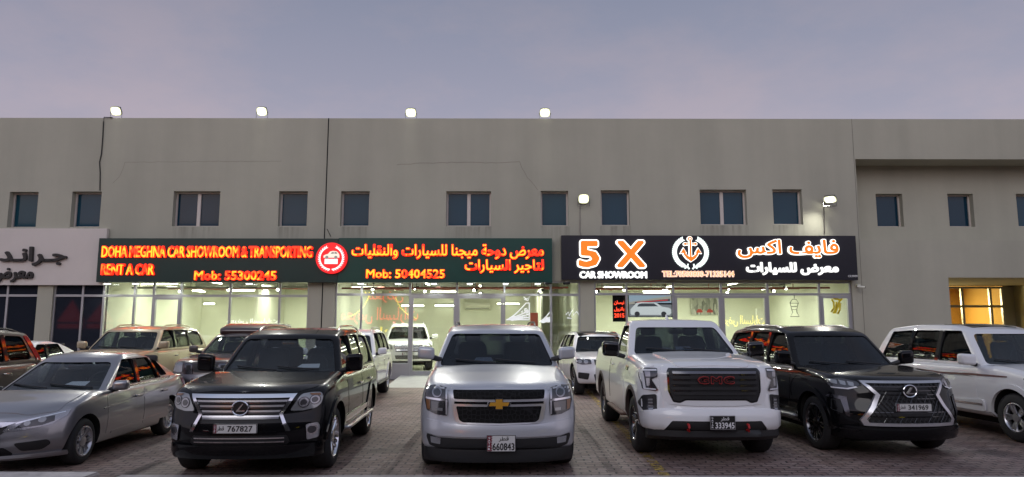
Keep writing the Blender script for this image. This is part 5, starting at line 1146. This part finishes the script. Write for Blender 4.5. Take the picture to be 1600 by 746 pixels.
# ---- white single-cab pickup
c = Car('pickup_truck', (2.84, 9.78, 0), .2, 'white single cab pickup with black grille and red lettered badge', 'pickup truck', suv(W=2.06, L=5.75, wb=3.4, fo=.97, wr=.42, rim=.255, tw=.29, sill=.42, gap=.085, bow=.24, bowp=3.0, rimm=DCHROME, spokes=('single', 6, .055, 0), chin=0, crown=.045,
    top=[(0, 1.30), (.15, 1.345), (.5, 1.385), (1.0, 1.42), (1.5, 1.455), (1.9, 1.41), (3.2, 1.41), (3.4, 1.45), (5.75, 1.45)], front=[(.3, .10), (.42, .03), (.5, 0), (.66, .0), (.74, .05), (1.0, .06), (1.25, .07), (1.35, .12), (1.45, .2)],
    side=[(.4, .03), (.6, .01), (.9, 0), (1.15, .02), (1.3, .05), (1.45, .09)], plan=[(0, .05), (.4, .01), (1, 0), (5.2, 0), (5.75, .04)], rear=[(.3, 0), (1.4, .02)], bed=(3.32, 5.66, .80, .86), r=(.09, .09, .07), rows=1,
    cab=dict(yb0=1.5, yt0=2.28, yt1=3.02, yb1=3.17, hb=.935, ht=.76, belt=[(0, 1.41), (1, 1.40)], glass=GL_DARK, rglass=GL_SIDE, wglass=glass('smoky_windscreen', 0), roof=[(0, 1.94), (.3, 1.99), (.7, 1.995), (1, 1.96)], ra=1.0, pil=.085, rw0=.2, side=[(1.95, 2.42, 2.98, 2.92)], bodypillar=1)), P_WHITE, .06)
c.bonnet([(0, .06), (.75, .10), (.90, .25), (.93, .8), (.92, 1.5), (0, 1.42)])
c.doors([(1.62, 3.05)], .56, [1.34], handle=1.2)
ro = rounded(sym([(0, 1.345), (.70, 1.33), (.755, 1.22), (.755, 1.0), (.70, .80), (.30, .775), (0, .775)]), .05)
fr = c.F('grille_surround', ro, .022, P_WHITE, thick=.05)
gr = c.F('grille', rounded(sym([(0, 1.275), (.60, 1.27), (.635, 1.23), (.63, .98), (.575, .85), (.50, .835), (.43, .872), (0, .872)]), .02), .030, GRIL, fr)
rim = c.F('grille_rim', rounded(sym([(0, 1.295), (.63, 1.29), (.66, 1.24), (.652, .97), (.59, .825), (.495, .812), (.42, .85), (0, .85)]), .02), .026, GBLACK, fr)
for z, hw in ((1.235, .585), (1.165, .60), (1.09, .60), (1.015, .60), (.945, .565)):
    c.F('grille_bar', rounded([(-hw, z - .020), (hw, z - .020), (hw + .01, z + .016), (-hw - .01, z + .016)], .008), .046, BPLAST if z != 1.235 else DCHROME, gr, .04); 
for s in (1, -1):
    for z in (1.20, 1.13, 1.05, .98): c.F('grille_bar', [(s * a, b) for a, b in ((.34, z - .006), (.58, z - .006), (.58, z + .010), (.36, z + .010))][::s], .040, DCHROME, gr)
y = c.bvh.ray_cast(Vector((0, -4, 1.13)), Vector((0, 1, 0)))[0].y - .06
o, _ = lettering('badge', 'GMC', -.255, .255, 1.075, 1.185, y + .02, .03, mat('red_badge', (.40, .05, .05), .3, .2), c.root, .075, spacing=1.15)
lettering('badge_face', 'GMC', -.243, .243, 1.086, 1.174, y - .008, .006, mat('dark_badge', (.07, .05, .05), .2, .8), o, .035, spacing=1.18)
hl = [(.775, 1.285), (.90, 1.285), (.985, 1.265), (.995, 1.15), (.975, .985), (.80, .965), (.775, .985), (.86, 1.13), (.78, 1.165)]
for h in c.FF('headlight', rounded(hl, .015), .018, LAMPDARK):
    s = 1 if sum(v.co.x for v in h.data.vertices) > 0 else -1; S_ = lambda q: [(s * a, b) for a, b in q][::s]
    c.F('lamp_strip', S_([(.785, 1.272), (.97, 1.262), (.97, 1.238), (.785, 1.248)]), .026, DRL, h); c.F('lamp_strip', S_([(.955, 1.25), (.985, 1.25), (.965, 1.0), (.935, 1.0)]), .026, DRL, h)
    c.F('lamp_strip', S_([(.815, 1.0), (.96, 1.005), (.96, .985), (.80, .98)]), .026, DRL, h); c.F('reflector', S_([(.87, 1.235), (.94, 1.235), (.93, 1.16), (.87, 1.165)]), .018, LAMPBODY, h); c.F('reflector', S_([(.88, 1.14), (.925, 1.14), (.92, 1.03), (.88, 1.04)]), .018, LAMPBODY, h)
for f in c.FF('bumper_corner', rounded([(.80, .925), (.98, .90), (1.02, .78), (.96, .655), (.80, .645)], .03), .024, BPLAST):
    s = 1 if sum(v.co.x for v in f.data.vertices) > 0 else -1; S_ = lambda q: [(s * a, b) for a, b in q][::s]
    c.F('fog_light', rounded(S_([(.845, .885), (.925, .87), (.92, .70), (.845, .695)]), .01), .030, LAMPDARK, f)
    for k in range(4): c.F('led', S_([(.855, .86 - k * .042), (.912, .855 - k * .042), (.912, .832 - k * .042), (.855, .835 - k * .042)]), .036, LAMPCLR, f)
c.F('bumper', rounded(sym([(0, .735), (.75, .735), (.99, .69), (1.02, .60), (1.02, .46), (.74, .425), (.62, .575), (0, .575)]), .02), .035, P_WHITE, thick=.06, res=.06)
lo = c.F('lower_bumper', rounded(sym([(0, .58), (.63, .58), (.72, .43), (.70, .36), (0, .36)]), .02), .022, BPLAST)
c.valance('skid_plate', .46, .44, .30, .010, BPLAST, .97, .08)
HOOK = mat('red_tow_hook', (.42, .015, .015), .4)
for s in (1, -1):
    h = c.bvh.ray_cast(Vector((s * .41, -4, .49)), Vector((0, 1, 0)))[0]; MB().tube([(s * .41, h.y + .0, .53), (s * .41, h.y - .07, .53), (s * .41, h.y - .09, .49), (s * .41, h.y - .07, .45), (s * .41, h.y, .45)], .017, 8).obj('tow_hook', HOOK, c.root, 60)
c.plate(.045, .565, .345, .185, '333945', 'square', off=.075, black=True)
c.patch('bonnet_bulge', rounded([(-.52, .12), (.52, .12), (.62, 1.40), (-.62, 1.40)], .12), 'top', .026, .03, P_WHITE, res=.08); c.F('hood_vent', [(-.36, 1.352), (.36, 1.352), (.35, 1.362), (-.35, 1.362)], .012, GBLACK)
c.mirrors(1.20, 1.80, 1.50, .27, .24, GBLACK, d=.18); c.wipers(); c.step(1.55, 3.1, .48, mat('rusty_step', (.10, .045, .03), .6), .20, .05); c.flares(mat('flare_grey', (.07, .05, .045), .55), .055, .010)
c.side('bed_gap', [(3.20, .60), (3.235, .60), (3.235, 1.42), (3.20, 1.42)], .003, BLACK, .01); c.side('body_crease', [(1.1, 1.16), (5.6, 1.16), (5.6, 1.185), (1.1, 1.185)], .008, P_WHITE, .02); c.side('fender_badge', [(1.30, 1.24), (1.52, 1.25), (1.52, 1.19), (1.32, 1.18)], .012, GBLACK); c.note(.05, .3)
MB().tube([(.0, 2.86, 1.98), (.0, 2.97, 2.07), (.0, 3.0, 1.98)], .02, 6).obj('antenna', P_WHITE, c.root, 60)

# ---- black SUV with the spindle grille
c = Car('parked_car', (5.70, 10.05, 0), 3.6, 'black SUV with hourglass mesh grille and white plate 341969', 'car', lexus_body(W=1.98, L=5.06, fo=1.0, rim=.285, wr=.405, spokes=('pair', 8, .016, 0), rimm=DCHROME, rimd=GBLACK, sill=.32, bow=.34, bowp=2.6,
    crown=.02, top=[(0, 1.085), (.15, 1.13), (.5, 1.175), (1.0, 1.215), (1.45, 1.25), (1.8, 1.21), (5.06, 1.19)], front=[(.2, .14), (.35, .06), (.48, .0), (.6, .0), (.8, .06), (1.0, .10), (1.1, .14), (1.2, .2)],
    cab=dict(yb0=1.48, yt0=2.15, yt1=4.7, yb1=4.98, belt=[(0, 1.19), (1, 1.18)], roof=[(0, 1.80), (.25, 1.885), (.6, 1.89), (1, 1.82)], wglass=glass('smoky_windscreen', (.50, .54, .58), 1.15), glass=GL_DARK, fglass=GL_DARK, side=[(1.84, 2.38, 2.85, 2.85), (2.93, 2.93, 3.70, 3.66), (3.78, 3.74, 4.68, 4.55)])), P_BLACK, .06)
c.bonnet([(0, .13), (.58, .2), (.82, .45), (.84, .9), (.83, 1.5), (0, 1.42)]); c.doors([(1.72, 2.88), (2.92, 3.86)], .46, [1.1, 1.1], handle=.99)
out = [(-.62, 1.095), (.62, 1.095), (.60, 1.045), (.475, .90), (.56, .74), (.70, .545), (.66, .47), (-.66, .47), (-.70, .545), (-.56, .74), (-.475, .90), (-.60, 1.045)]
inn = [(-.57, 1.062), (.57, 1.062), (.53, 1.03), (.415, .90), (.50, .73), (.63, .56), (.60, .512), (-.60, .512), (-.63, .56), (-.50, .73), (-.415, .90), (-.53, 1.03)]
gm = c.F('grille', inn, .004, GRIL); sr = c.F('grille_surround', out, .040, SATIN, thick=.05, hole=inn)
def inside(x, z, P):
    r = False; j = len(P) - 1
    for i in range(len(P)):
        if (P[i][1] > z) != (P[j][1] > z) and x < (P[j][0] - P[i][0]) * (z - P[i][1]) / (P[j][1] - P[i][1]) + P[i][0]: r = not r
        j = i
    return r
for sg in (1, -1):
    for k in range(-15, 16):
        seg = []
        for t in range(0, 41):
            z = .515 + t * .0135; x = sg * (k * .07 + (z - .515) * .75)
            if inside(x, z, inn): seg.append((x, z))
        if len(seg) > 3:
            P = [(p[0], c.bvh.ray_cast(Vector((p[0], -4, p[1])), Vector((0, 1, 0)))[0].y - .014, p[1]) for p in (seg[0], seg[len(seg) // 2], seg[-1])]
            MB().tube(P, .007, 5).obj('grille_bar', GRIL if k % 3 else GBLACK, gm, 60)
for z, hw in ((1.01, .50), (.955, .45), (.90, .40), (.845, .43), (.66, .53), (.60, .58)): c.F('grille_bar', [(-hw, z - .006), (hw, z - .006), (hw, z + .006), (-hw, z + .006)], .014, GBLACK, gm)
c.emblem_l(0, .955, .085); c.plate(0, .735, .52, .112, '341969', 'long', off=.06)
hl = [(.625, 1.03), (.64, 1.075), (.80, 1.12), (.93, 1.10), (.945, 1.03), (.92, .965), (.76, .955)]
for h in c.FF('headlight', rounded(hl, .015), .012, LAMPDARK):
    s = 1 if sum(v.co.x for v in h.data.vertices) > 0 else -1; S_ = lambda q: [(s * a, b) for a, b in q][::s]
    for k in range(3): c.F('projector', rounded(S_([(.69 + k * .085, 1.065 + k * .012), (.755 + k * .085, 1.08 + k * .01), (.755 + k * .085, 1.02 + k * .012), (.70 + k * .085, 1.005 + k * .012)]), .012), .02, LAMPCLR, h)
    c.F('lamp_strip', S_([(.66, .995), (.77, .965), (.93, .975), (.93, .99), (.78, .982), (.68, 1.01)]), .022, DRL, h)
for f in c.FF('bumper_fin', rounded([(.80, .86), (.955, .88), (.97, .84), (.87, .82), (.845, .60), (.80, .58)], .01), .016, DCHROME): pass
for f in c.FF('fog_light', rounded([(.855, .80), (.945, .82), (.955, .66), (.87, .62)], .02), .010, BPLAST): pass
c.valance('bumper_lip', .42, .455, .27, .055, P_BLACK, .99)
for s in (1, -1): c.F('bumper_fin', [(s * a, b) for a, b in ((.72, .40), (.97, .42), (.97, .375), (.72, .36))][::s], .075, BPLAST)
c.mirrors(1.07, 1.72, 1.36, .24, .22, P_BLACK); c.wipers(); c.rails(2.65, 4.5, .62, SATIN, .02); c.step(1.5, 3.6, .44, SILV, .18); c.flares(P_BLACK, .06, .022)
c.side('window_trim', [(1.8, 1.18), (4.75, 1.17), (4.75, 1.19), (1.8, 1.205)], .015, CHROME, bvh=c.cbvh); c.side('side_moulding', [(1.5, .50), (3.5, .50), (3.5, .56), (1.5, .56)], .02, CHROME)

# ---- grey saloon at the left
c = Car('parked_car', (-6.62, 8.84, 0), 2.9, 'silver grey saloon with multi spoke wheel covers at the front left', 'car', dict(W=1.70, L=4.44, wb=2.60, fo=.85, wr=.305, rim=.20, tw=.20, sill=.20, bow=.42, bowp=2.0, gap=.05, spokes=('pair', 7, .017, .25), rimm=SILV, rimd=mat('grey_cover', (.12, .12, .12), .5), chin=.02, crown=.02,
    top=[(0, .73), (.15, .785), (.35, .835), (.7, .895), (1.15, .965), (1.5, .94), (3.0, .95), (3.6, .985), (3.95, 1.0), (4.3, .99), (4.44, .96)], front=[(.2, .10), (.3, .03), (.42, 0), (.55, .02), (.68, .05), (.8, .12)], rear=[(.3, .04), (.6, 0), (.9, .06)],
    side=[(.2, .06), (.35, .02), (.55, 0), (.70, .012), (.85, .03), (.95, .06)], plan=[(0, .11), (.4, .03), (.9, 0), (3.6, 0), (4.44, .10)], r=(.09, .10, .05), rows=2,
    cab=dict(yb0=1.12, yt0=1.98, yt1=3.05, yb1=4.02, hb=.77, ht=.575, belt=[(0, .92), (.5, .93), (1, .96)], roof=[(0, 1.395), (.3, 1.455), (.6, 1.455), (1, 1.40)], crown=.04, ra=1.25, pil=.06, w0=.14, rw0=.2,
             side=[(1.62, 2.16, 2.42, 2.47, (.08, .86), .04), (2.50, 2.55, 3.18, 3.00, (.10, .86), .04), (3.23, 3.05, 3.50, 3.20, (.16, .84), .05)])), P_GREY, .055)
c.bonnet([(0, .16), (.42, .22), (.68, .46), (.70, .8), (.70, 1.2), (0, 1.14)]); c.doors([(1.36, 2.44), (2.47, 3.36)], .32, [.885, .895], handle=.78, hm=P_GREY)
gz = c.F('grille', rounded(sym([(0, .665), (.28, .665), (.24, .53), (.18, .49), (0, .485)]), .02), .008, GRIL)
c.F('grille_bar', rounded(sym([(0, .665), (.24, .665), (.36, .655), (.22, .60), (0, .59)]), .012), .024, CHROME, gz, .04)
hl = [(.23, .545), (.31, .655), (.50, .705), (.70, .755), (.775, .768), (.765, .70), (.66, .605), (.42, .550)]
for h in c.FF('headlight', rounded(hl, .015), .012, LAMPBODY):
    s = 1 if sum(v.co.x for v in h.data.vertices) > 0 else -1; S_ = lambda q: [(s * a, b) for a, b in q][::s]
    c.F('lamp_recess', S_([(.34, .580), (.42, .660), (.66, .710), (.67, .64), (.58, .600)]), .016, LAMPDARK, h); c.F('reflector', circle(s * .57, .668, .034), .022, LAMPCLR, h); c.F('reflector', circle(s * .45, .635, .030), .022, LAMPCLR, h); c.F('lamp_strip', S_([(.34, .65), (.52, .70), (.74, .752), (.74, .74), (.53, .685), (.35, .632)]), .017, CHROME, h)
c.FF('bumper_intake', rounded([(.35, .395), (.64, .415), (.66, .355), (.58, .29), (.41, .29)], .03), .010, BPLAST)
c.F('lower_grille', rounded(sym([(0, .35), (.26, .35), (.33, .27), (.30, .235), (0, .235)]), .03), .010, GRIL); c.valance('bumper_lip', .26, .245, .18, .012, P_GREY, .98, .03)
c.plate(0, .46, .46, .11, '481263', 'long', off=.04)
c.mirrors(.93, 1.50, 1.00, .20, .14, P_GREY, d=.15); c.wipers(); c.note(.25, .34)
for s in (-1, 1): c.patch('tail_light', rounded([(4.0, .93), (4.22, .90), (4.36, .78), (4.36, .72), (4.05, .80)], .02), s, .010, .02, REDLAMP)
c.side('window_trim', [(1.50, .925), (3.55, .955), (3.60, 1.0), (3.56, 1.0), (3.5, .972), (1.50, .942)], .010, CHROME, bvh=c.cbvh); c.side('body_crease', [(1.25, .690), (4.1, .815), (4.1, .835), (2.6, .80), (1.25, .700)], .012, P_GREY, .03); c.side('body_crease', [(1.5, .315), (3.25, .40), (3.25, .42), (1.5, .345)], .010, P_GREY, .03)

# ---- white SUV cut by the right edge
c = Car('parked_car', (9.25, 10.75, 0), 4.2, 'pearl white SUV with sunroof and side stripes at the right edge', 'car', suv(L=4.95, fo=.93, rim=.235, wr=.395, spokes=('pair', 5, .03, 0), sill=.34, bow=.36,
    top=[(0, 1.05), (.2, 1.11), (.7, 1.175), (1.40, 1.235), (1.8, 1.20), (4.95, 1.19)], cab=dict(yb0=1.42, yt0=2.1, yt1=4.5, yb1=4.86, ht=.67, belt=[(0, 1.195), (1, 1.18)], roof=[(0, 1.835), (.25, 1.925), (.6, 1.93), (1, 1.86)], glass=GL_SIDE, side=[(1.80, 2.34, 2.78, 2.80), (2.88, 2.88, 3.66, 3.64), (3.74, 3.70, 4.58, 4.36)])), P_PEARL, .06)
c.bonnet([(0, .13), (.58, .2), (.82, .45), (.84, .9), (.83, 1.45), (0, 1.37)]); c.doors([(1.68, 2.82), (2.86, 3.78)], .50, [1.09, 1.09], handle=.98, hm=CHROME)
c.F('grille', rounded(sym([(0, 1.0), (.5, 1.0), (.45, .72), (0, .70)]), .03), .006, GRIL); c.FF('headlight', rounded([(.58, .80), (.62, 1.03), (.95, 1.06), (.96, .90), (.8, .80)], .03), .012, LAMPCLR)
c.side('side_stripe', [(1.0, 1.035), (2.6, 1.0), (3.6, 1.065), (2.6, 1.03), (1.8, 1.055), (1.0, 1.055)], .009, mat('maroon_stripe', (.10, .03, .03), .4), .01); c.side('side_stripe', [(1.75, 1.0), (3.0, .985), (3.9, 1.03), (3.0, 1.0), (1.9, 1.015)], .009, mat('grey_stripe', (.20, .20, .21), .4), .01)
c.side('lower_trim', rounded([(1.52, .62), (1.52, .42), (3.55, .42), (3.55, .60), (2.2, .58)], .04), .030, P_PEARL, .05); c.side('side_moulding', [(1.55, .52), (3.2, .50), (3.2, .53), (1.55, .555)], .036, CHROME)
c.patch('sunroof', rounded([(-.45, 2.35), (.45, 2.35), (.45, 3.15), (-.45, 3.15)], .06), 'top', .006, .02, GBLACK, bvh=c.cbvh); c.mirrors(1.08, 1.72, 1.30, .26, .19, P_PEARL); c.wipers(); c.flares(P_PEARL, .07, .02)
c.side('window_trim', [(1.8, 1.145), (4.65, 1.135), (4.65, 1.15), (1.8, 1.165)], .014, CHROME, bvh=c.cbvh)
for s in (-1, 1): c.patch('tail_light', rounded([(4.70, 1.10), (4.90, 1.10), (4.90, .80), (4.74, .82)], .02), s, .012, .02, REDLAMP)

# ---- dark grey SUV cut by the left edge
c = Car('parked_car', (-10.45, 10.0, 0), 2.5, 'dark grey SUV with red tail light at the left edge', 'car', suv(W=1.85, L=4.75, wb=2.75, fo=.9, wr=.37, rim=.22, top=[(0, .98), (.3, 1.03), (1.3, 1.15), (1.8, 1.12), (4.75, 1.14)], plan=[(0, .07), (.5, .015), (1, 0), (4.0, 0), (4.75, .10)],
    cab=dict(yb0=1.3, yt0=2.0, yt1=4.3, yb1=4.68, hb=.85, ht=.68, belt=[(0, 1.12), (1, 1.14)], roof=[(0, 1.74), (.25, 1.81), (.6, 1.81), (1, 1.74)], side=[(1.7, 2.24, 2.65, 2.65), (2.73, 2.73, 3.5, 3.46), (3.60, 3.55, 4.30, 4.10, (.08, .84), .10)], glass=GL_DARK, ra=1.3)), P_DGREY)
c.doors([(1.55, 2.69), (2.73, 3.62)], .42, [1.07, 1.07], handle=.95); c.mirrors(.98, 1.6, 1.25, .2, .17, P_DGREY); c.rails(2.4, 4.2, .58, BPLAST, .03)
for s in (-1, 1): c.patch('tail_light', rounded([(4.14, 1.66), (4.26, 1.66), (4.60, 1.16), (4.44, 1.16)], .02), s, .012, .02, REDLAMP, bvh=c.cbvh); c.patch('tail_light', rounded([(4.45, 1.10), (4.70, 1.12), (4.70, .88), (4.52, .90)], .02), s, .012, .02, REDLAMP)
c.FF('headlight', rounded([(.5, .8), (.55, .95), (.85, 1.0), (.87, .85)], .03), .012, LAMPCLR); c.F('grille', rounded(sym([(0, .93), (.45, .93), (.42, .75), (0, .74)]), .03), .008, GRIL)

# ---- second row
c = Car('parked_car', (-13.15, 16.4, 0), 2.5, 'small white saloon, only its roof edge showing behind the dark grey SUV', 'car', dict(W=1.74, L=4.6, wb=2.65, fo=.88, wr=.31, rim=.20, tw=.20, sill=.2, bow=.4, bowp=2.0, gap=.05, spokes=('single', 6, .04, 0), rimm=SILV,
    top=[(0, .72), (.3, .82), (1.2, .97), (3.6, .99), (4.6, .98)], front=[(.2, .1), (.4, 0), (.8, .1)], rear=[(.3, .04), (.6, 0), (.9, .06)], side=[(.2, .06), (.5, 0), (.95, .06)], plan=[(0, .1), (.5, .02), (3.8, 0), (4.6, .1)], r=(.1, .12, .06),
    cab=dict(yb0=1.15, yt0=2.0, yt1=3.2, yb1=4.2, hb=.78, ht=.58, belt=[(0, .94), (1, .98)], roof=[(0, 1.40), (.3, 1.46), (.6, 1.46), (1, 1.40)], ra=1.2, side=[(1.65, 2.2, 2.45, 2.5), (2.53, 2.58, 3.3, 3.1)])), P_WHITE, .09)
c.FF('headlight', rounded([(.45, .62), (.5, .70), (.8, .78), (.8, .68)], .02), .01, LAMPCLR)
c = Car('parked_car', (-10.25, 16.75, 0), 1.5, 'tan SUV with roof rails parked behind the grey saloon', 'car', suv(W=2.0, L=5.14, wb=3.07, fo=.95, wr=.40, rim=.25, top=[(0, 1.08), (.2, 1.14), (.7, 1.2), (1.45, 1.26), (1.8, 1.22), (5.14, 1.22)], seat=SEATM,
    cab=dict(yb0=1.45, yt0=2.15, yt1=4.55, yb1=5.02, hb=.91, ht=.75, belt=[(0, 1.22), (1, 1.24)], roof=[(0, 1.78), (.25, 1.86), (.6, 1.865), (1, 1.78)], ra=1.5, side=[(1.82, 2.38, 2.85, 2.85), (2.93, 2.93, 3.75, 3.72), (3.82, 3.80, 4.75, 4.52, (.08, .84), .14)])), P_TAN)
c.doors([(1.68, 2.89), (2.93, 3.85)], .46, [1.16, 1.16], handle=1.05); c.mirrors(1.07, 1.75, 1.36, .24, .19, P_TAN); c.rails(2.5, 4.4, .64, P_TAN, .04); c.wipers()
c.FF('headlight', rounded([(.6, .86), (.62, 1.07), (.95, 1.10), (.96, .93), (.8, .86)], .03), .012, LAMPCLR); c.F('grille', rounded(sym([(0, 1.05), (.5, 1.05), (.42, .78), (0, .76)]), .03), .008, CHROME); c.bonnet([(0, .12), (.62, .18), (.84, .40), (.86, .9), (.85, 1.48), (0, 1.40)])
c = Car('parked_car', (-6.85, 15.6, 0), 0, 'dark maroon SUV with raised roof box and ring emblem behind black SUV', 'car', suv(W=1.85, L=4.55, wb=2.70, fo=.88, wr=.38, rim=.22, top=[(0, 1.05), (.2, 1.10), (.7, 1.15), (1.35, 1.20), (1.8, 1.17), (4.55, 1.17)],
    cab=dict(yb0=1.35, yt0=2.0, yt1=4.3, yb1=4.48, hb=.84, ht=.67, belt=[(0, 1.17), (1, 1.17)], roof=[(0, 1.68), (.25, 1.74), (.6, 1.75), (1, 1.72)], side=[(1.7, 2.2, 2.62, 2.62), (2.70, 2.70, 3.45, 3.45), (3.55, 3.55, 4.3, 4.2)], glass=GL_SIDE)), P_DARKRED)
V, Fc = rbox(.60, 1.05, .10, .15, (.10, .12, .07)); mesh_obj('roof_box', [(v.x, v.y + 3.15 - (v.z - .1) * 0, v.z + 1.82 - max(0, -.6 - v.y) * .25) for v in V], Fc, P_DARKRED, c.root, 50); c.rails(2.4, 4.2, .58, BPLAST, .05)
gr = c.F('grille', rounded(sym([(0, 1.02), (.28, 1.02), (.24, .84), (0, .83)]), .02), .010, GRIL)
for s in (1, -1):
    c.F('grille_bar', rounded([(s * a, b) for a, b in ((.30, 1.03), (.50, 1.035), (.44, .80), (.27, .80))][::s], .02), .016, DCHROME, gr); c.F('grille', [(s * a, b) for a, b in ((.34, .99), (.44, .99), (.42, .88), (.34, .88))][::s], .024, GRIL, gr)
c.emblem_ring(0, .945, .072); c.FF('headlight', rounded([(.54, .84), (.56, 1.04), (.86, 1.06), (.88, .88), (.7, .83)], .03), .012, LAMPCLR); c.F('bumper', rounded(sym([(0, .79), (.55, .79), (.88, .82), (.90, .55), (0, .52)]), .03), .03, DCHROME); c.plate(0, .66, .46, .11, '205316', 'long', .06)
c.mirrors(.99, 1.62, 1.30, .2, .17, P_DGREY); c.wipers(); c.doors([(1.55, 2.66), (2.70, 3.55)], .46, [1.1, 1.1], handle=1.0); c.bonnet([(0, .12), (.56, .16), (.78, .35), (.80, .9), (.79, 1.38), (0, 1.31)])
c = Car('parked_car', (-4.24, 16.25, 0), 2.5, 'white seven seat SUV with roof rails behind the black chrome grille SUV', 'car', suv(W=1.84, L=4.7, wb=2.75, fo=.9, wr=.385, rim=.23, top=[(0, .98), (.2, 1.04), (.7, 1.11), (1.3, 1.17), (1.8, 1.13), (4.7, 1.15)], spokes=('single', 6, .045, 0),
    cab=dict(yb0=1.3, yt0=1.98, yt1=4.2, yb1=4.62, hb=.85, ht=.67, belt=[(0, 1.13), (1, 1.17)], roof=[(0, 1.71), (.25, 1.79), (.6, 1.79), (1, 1.71)], side=[(1.68, 2.2, 2.62, 2.62), (2.70, 2.70, 3.42, 3.38), (3.50, 3.46, 4.25, 4.05)], ra=1.3)), P_PEARL)
c.doors([(1.52, 2.66), (2.70, 3.55)], .44, [1.08, 1.10], handle=.97); c.mirrors(1.0, 1.6, 1.23, .22, .17, P_PEARL); c.rails(2.3, 4.0, .58, SILV, .05); c.step(1.4, 3.4, .42); c.wipers(); c.flares(P_PEARL, .05, .02)
c.FF('headlight', rounded([(.45, .80), (.52, .95), (.86, 1.0), (.88, .85)], .03), .012, LAMPCLR); c.F('grille', rounded(sym([(0, .93), (.42, .93), (.40, .76), (0, .75)]), .03), .008, CHROME)
c = Car('parked_car', (2.70, 18.6, 0), 3.5, 'white sporty SUV with black roof between silver SUV and pickup', 'car', suv(W=1.98, L=4.85, wb=2.92, fo=.88, wr=.395, rim=.28, rimm=DCHROME, spokes=('pair', 5, .03, 0), sill=.30, top=[(0, .98), (.2, 1.03), (.7, 1.09), (1.35, 1.15), (1.8, 1.11), (4.85, 1.15)], bow=.34, bowp=2.2,
    cab=dict(yb0=1.35, yt0=2.1, yt1=4.3, yb1=4.78, hb=.88, ht=.68, belt=[(0, 1.11), (1, 1.17)], roof=[(0, 1.65), (.25, 1.72), (.6, 1.71), (1, 1.63)], side=[(1.74, 2.32, 2.75, 2.75), (2.83, 2.83, 3.6, 3.52), (3.70, 3.62, 4.4, 4.2)], glass=GL_DARK, fglass=GL_DARK)), P_PEARL)
c.patch('roof_panel', rounded([(-.60, 2.12), (.60, 2.12), (.60, 4.15), (-.60, 4.15)], .08), 'top', .006, .012, GBLACK, bvh=c.cbvh); c.mirrors(1.04, 1.62, 1.22, .22, .17, GBLACK); c.doors([(1.55, 2.79), (2.83, 3.7)], .42, [1.06, 1.08], handle=.96); c.wipers(); c.bonnet([(0, .12), (.6, .16), (.84, .40), (.85, .9), (.84, 1.38), (0, 1.31)])
for h in c.FF('headlight', rounded([(.56, .86), (.58, .985), (.86, 1.0), (.95, .98), (.95, .88), (.8, .84)], .03), .012, LAMPDARK):
    s = 1 if sum(v.co.x for v in h.data.vertices) > 0 else -1; c.F('projector', circle(s * .70, .92, .055), .02, LAMPCLR, h); c.F('projector', circle(s * .85, .925, .05), .02, LAMPCLR, h)
c.F('grille', rounded(sym([(0, .98), (.50, .98), (.48, .84), (0, .83)]), .02), .008, GRIL); c.FF('bumper_intake', rounded([(.62, .62), (.90, .64), (.90, .48), (.66, .45)], .03), .008, BPLAST); c.F('lower_grille', rounded(sym([(0, .60), (.52, .60), (.48, .42), (0, .42)]), .03), .008, GRIL); c.plate(0, .70, .46, .11, '118904', 'long', .04)
# ---- SUV inside the middle showroom
c = Car('parked_car', (-3.95, 26.6, .15), 8.5, 'white SUV standing inside the lit middle showroom behind the glass doors', 'car', suv(L=4.95, rim=.235, top=[(0, 1.02), (.2, 1.09), (.7, 1.15), (1.40, 1.205), (1.8, 1.17), (4.95, 1.16)], cab=dict(yb0=1.42, yt0=2.1, yt1=4.5, yb1=4.86, belt=[(0, 1.165), (1, 1.15)], roof=[(0, 1.755), (.25, 1.84), (.6, 1.845), (1, 1.78)], side=[(1.80, 2.34, 2.78, 2.80), (2.88, 2.88, 3.66, 3.64), (3.74, 3.70, 4.58, 4.36)])), P_PEARL)
gr = c.F('grille', rounded(sym([(0, 1.0), (.55, 1.0), (.47, .74), (0, .72)]), .03), .008, GRIL)
for z, hw in ((.96, .52), (.88, .50), (.80, .47)): c.F('grille_bar', [(-hw, z - .02), (hw, z - .02), (hw, z + .02), (-hw, z + .02)], .026, CHROME, gr)
for h in c.FF('headlight', rounded([(.58, .82), (.62, 1.0), (.95, 1.06), (.96, .92), (.8, .82)], .03), .012, LAMPCLR):
    s = 1 if sum(v.co.x for v in h.data.vertices) > 0 else -1; c.F('projector', circle(s * .72, .91, .06), .02, LAMPBODY, h); c.F('projector', circle(s * .86, .94, .055), .02, LAMPBODY, h)
c.F('lower_grille', rounded(sym([(0, .60), (.50, .60), (.46, .46), (0, .45)]), .03), .008, GRIL); c.FF('fog_light', circle(.80, .56, .06), .012, LAMPDARK); c.plate(0, .66, .46, .11, '776150', 'long', .04); c.mirrors(1.07, 1.7, 1.3, .24, .18, P_PEARL); c.rails(2.4, 4.4, .62, SILV, .05); c.wipers(); c.doors([(1.68, 2.82), (2.86, 3.78)], .50, [1.09, 1.09], handle=.98); c.bonnet([(0, .13), (.58, .2), (.82, .45), (.84, .9), (.83, 1.45), (0, 1.37)])
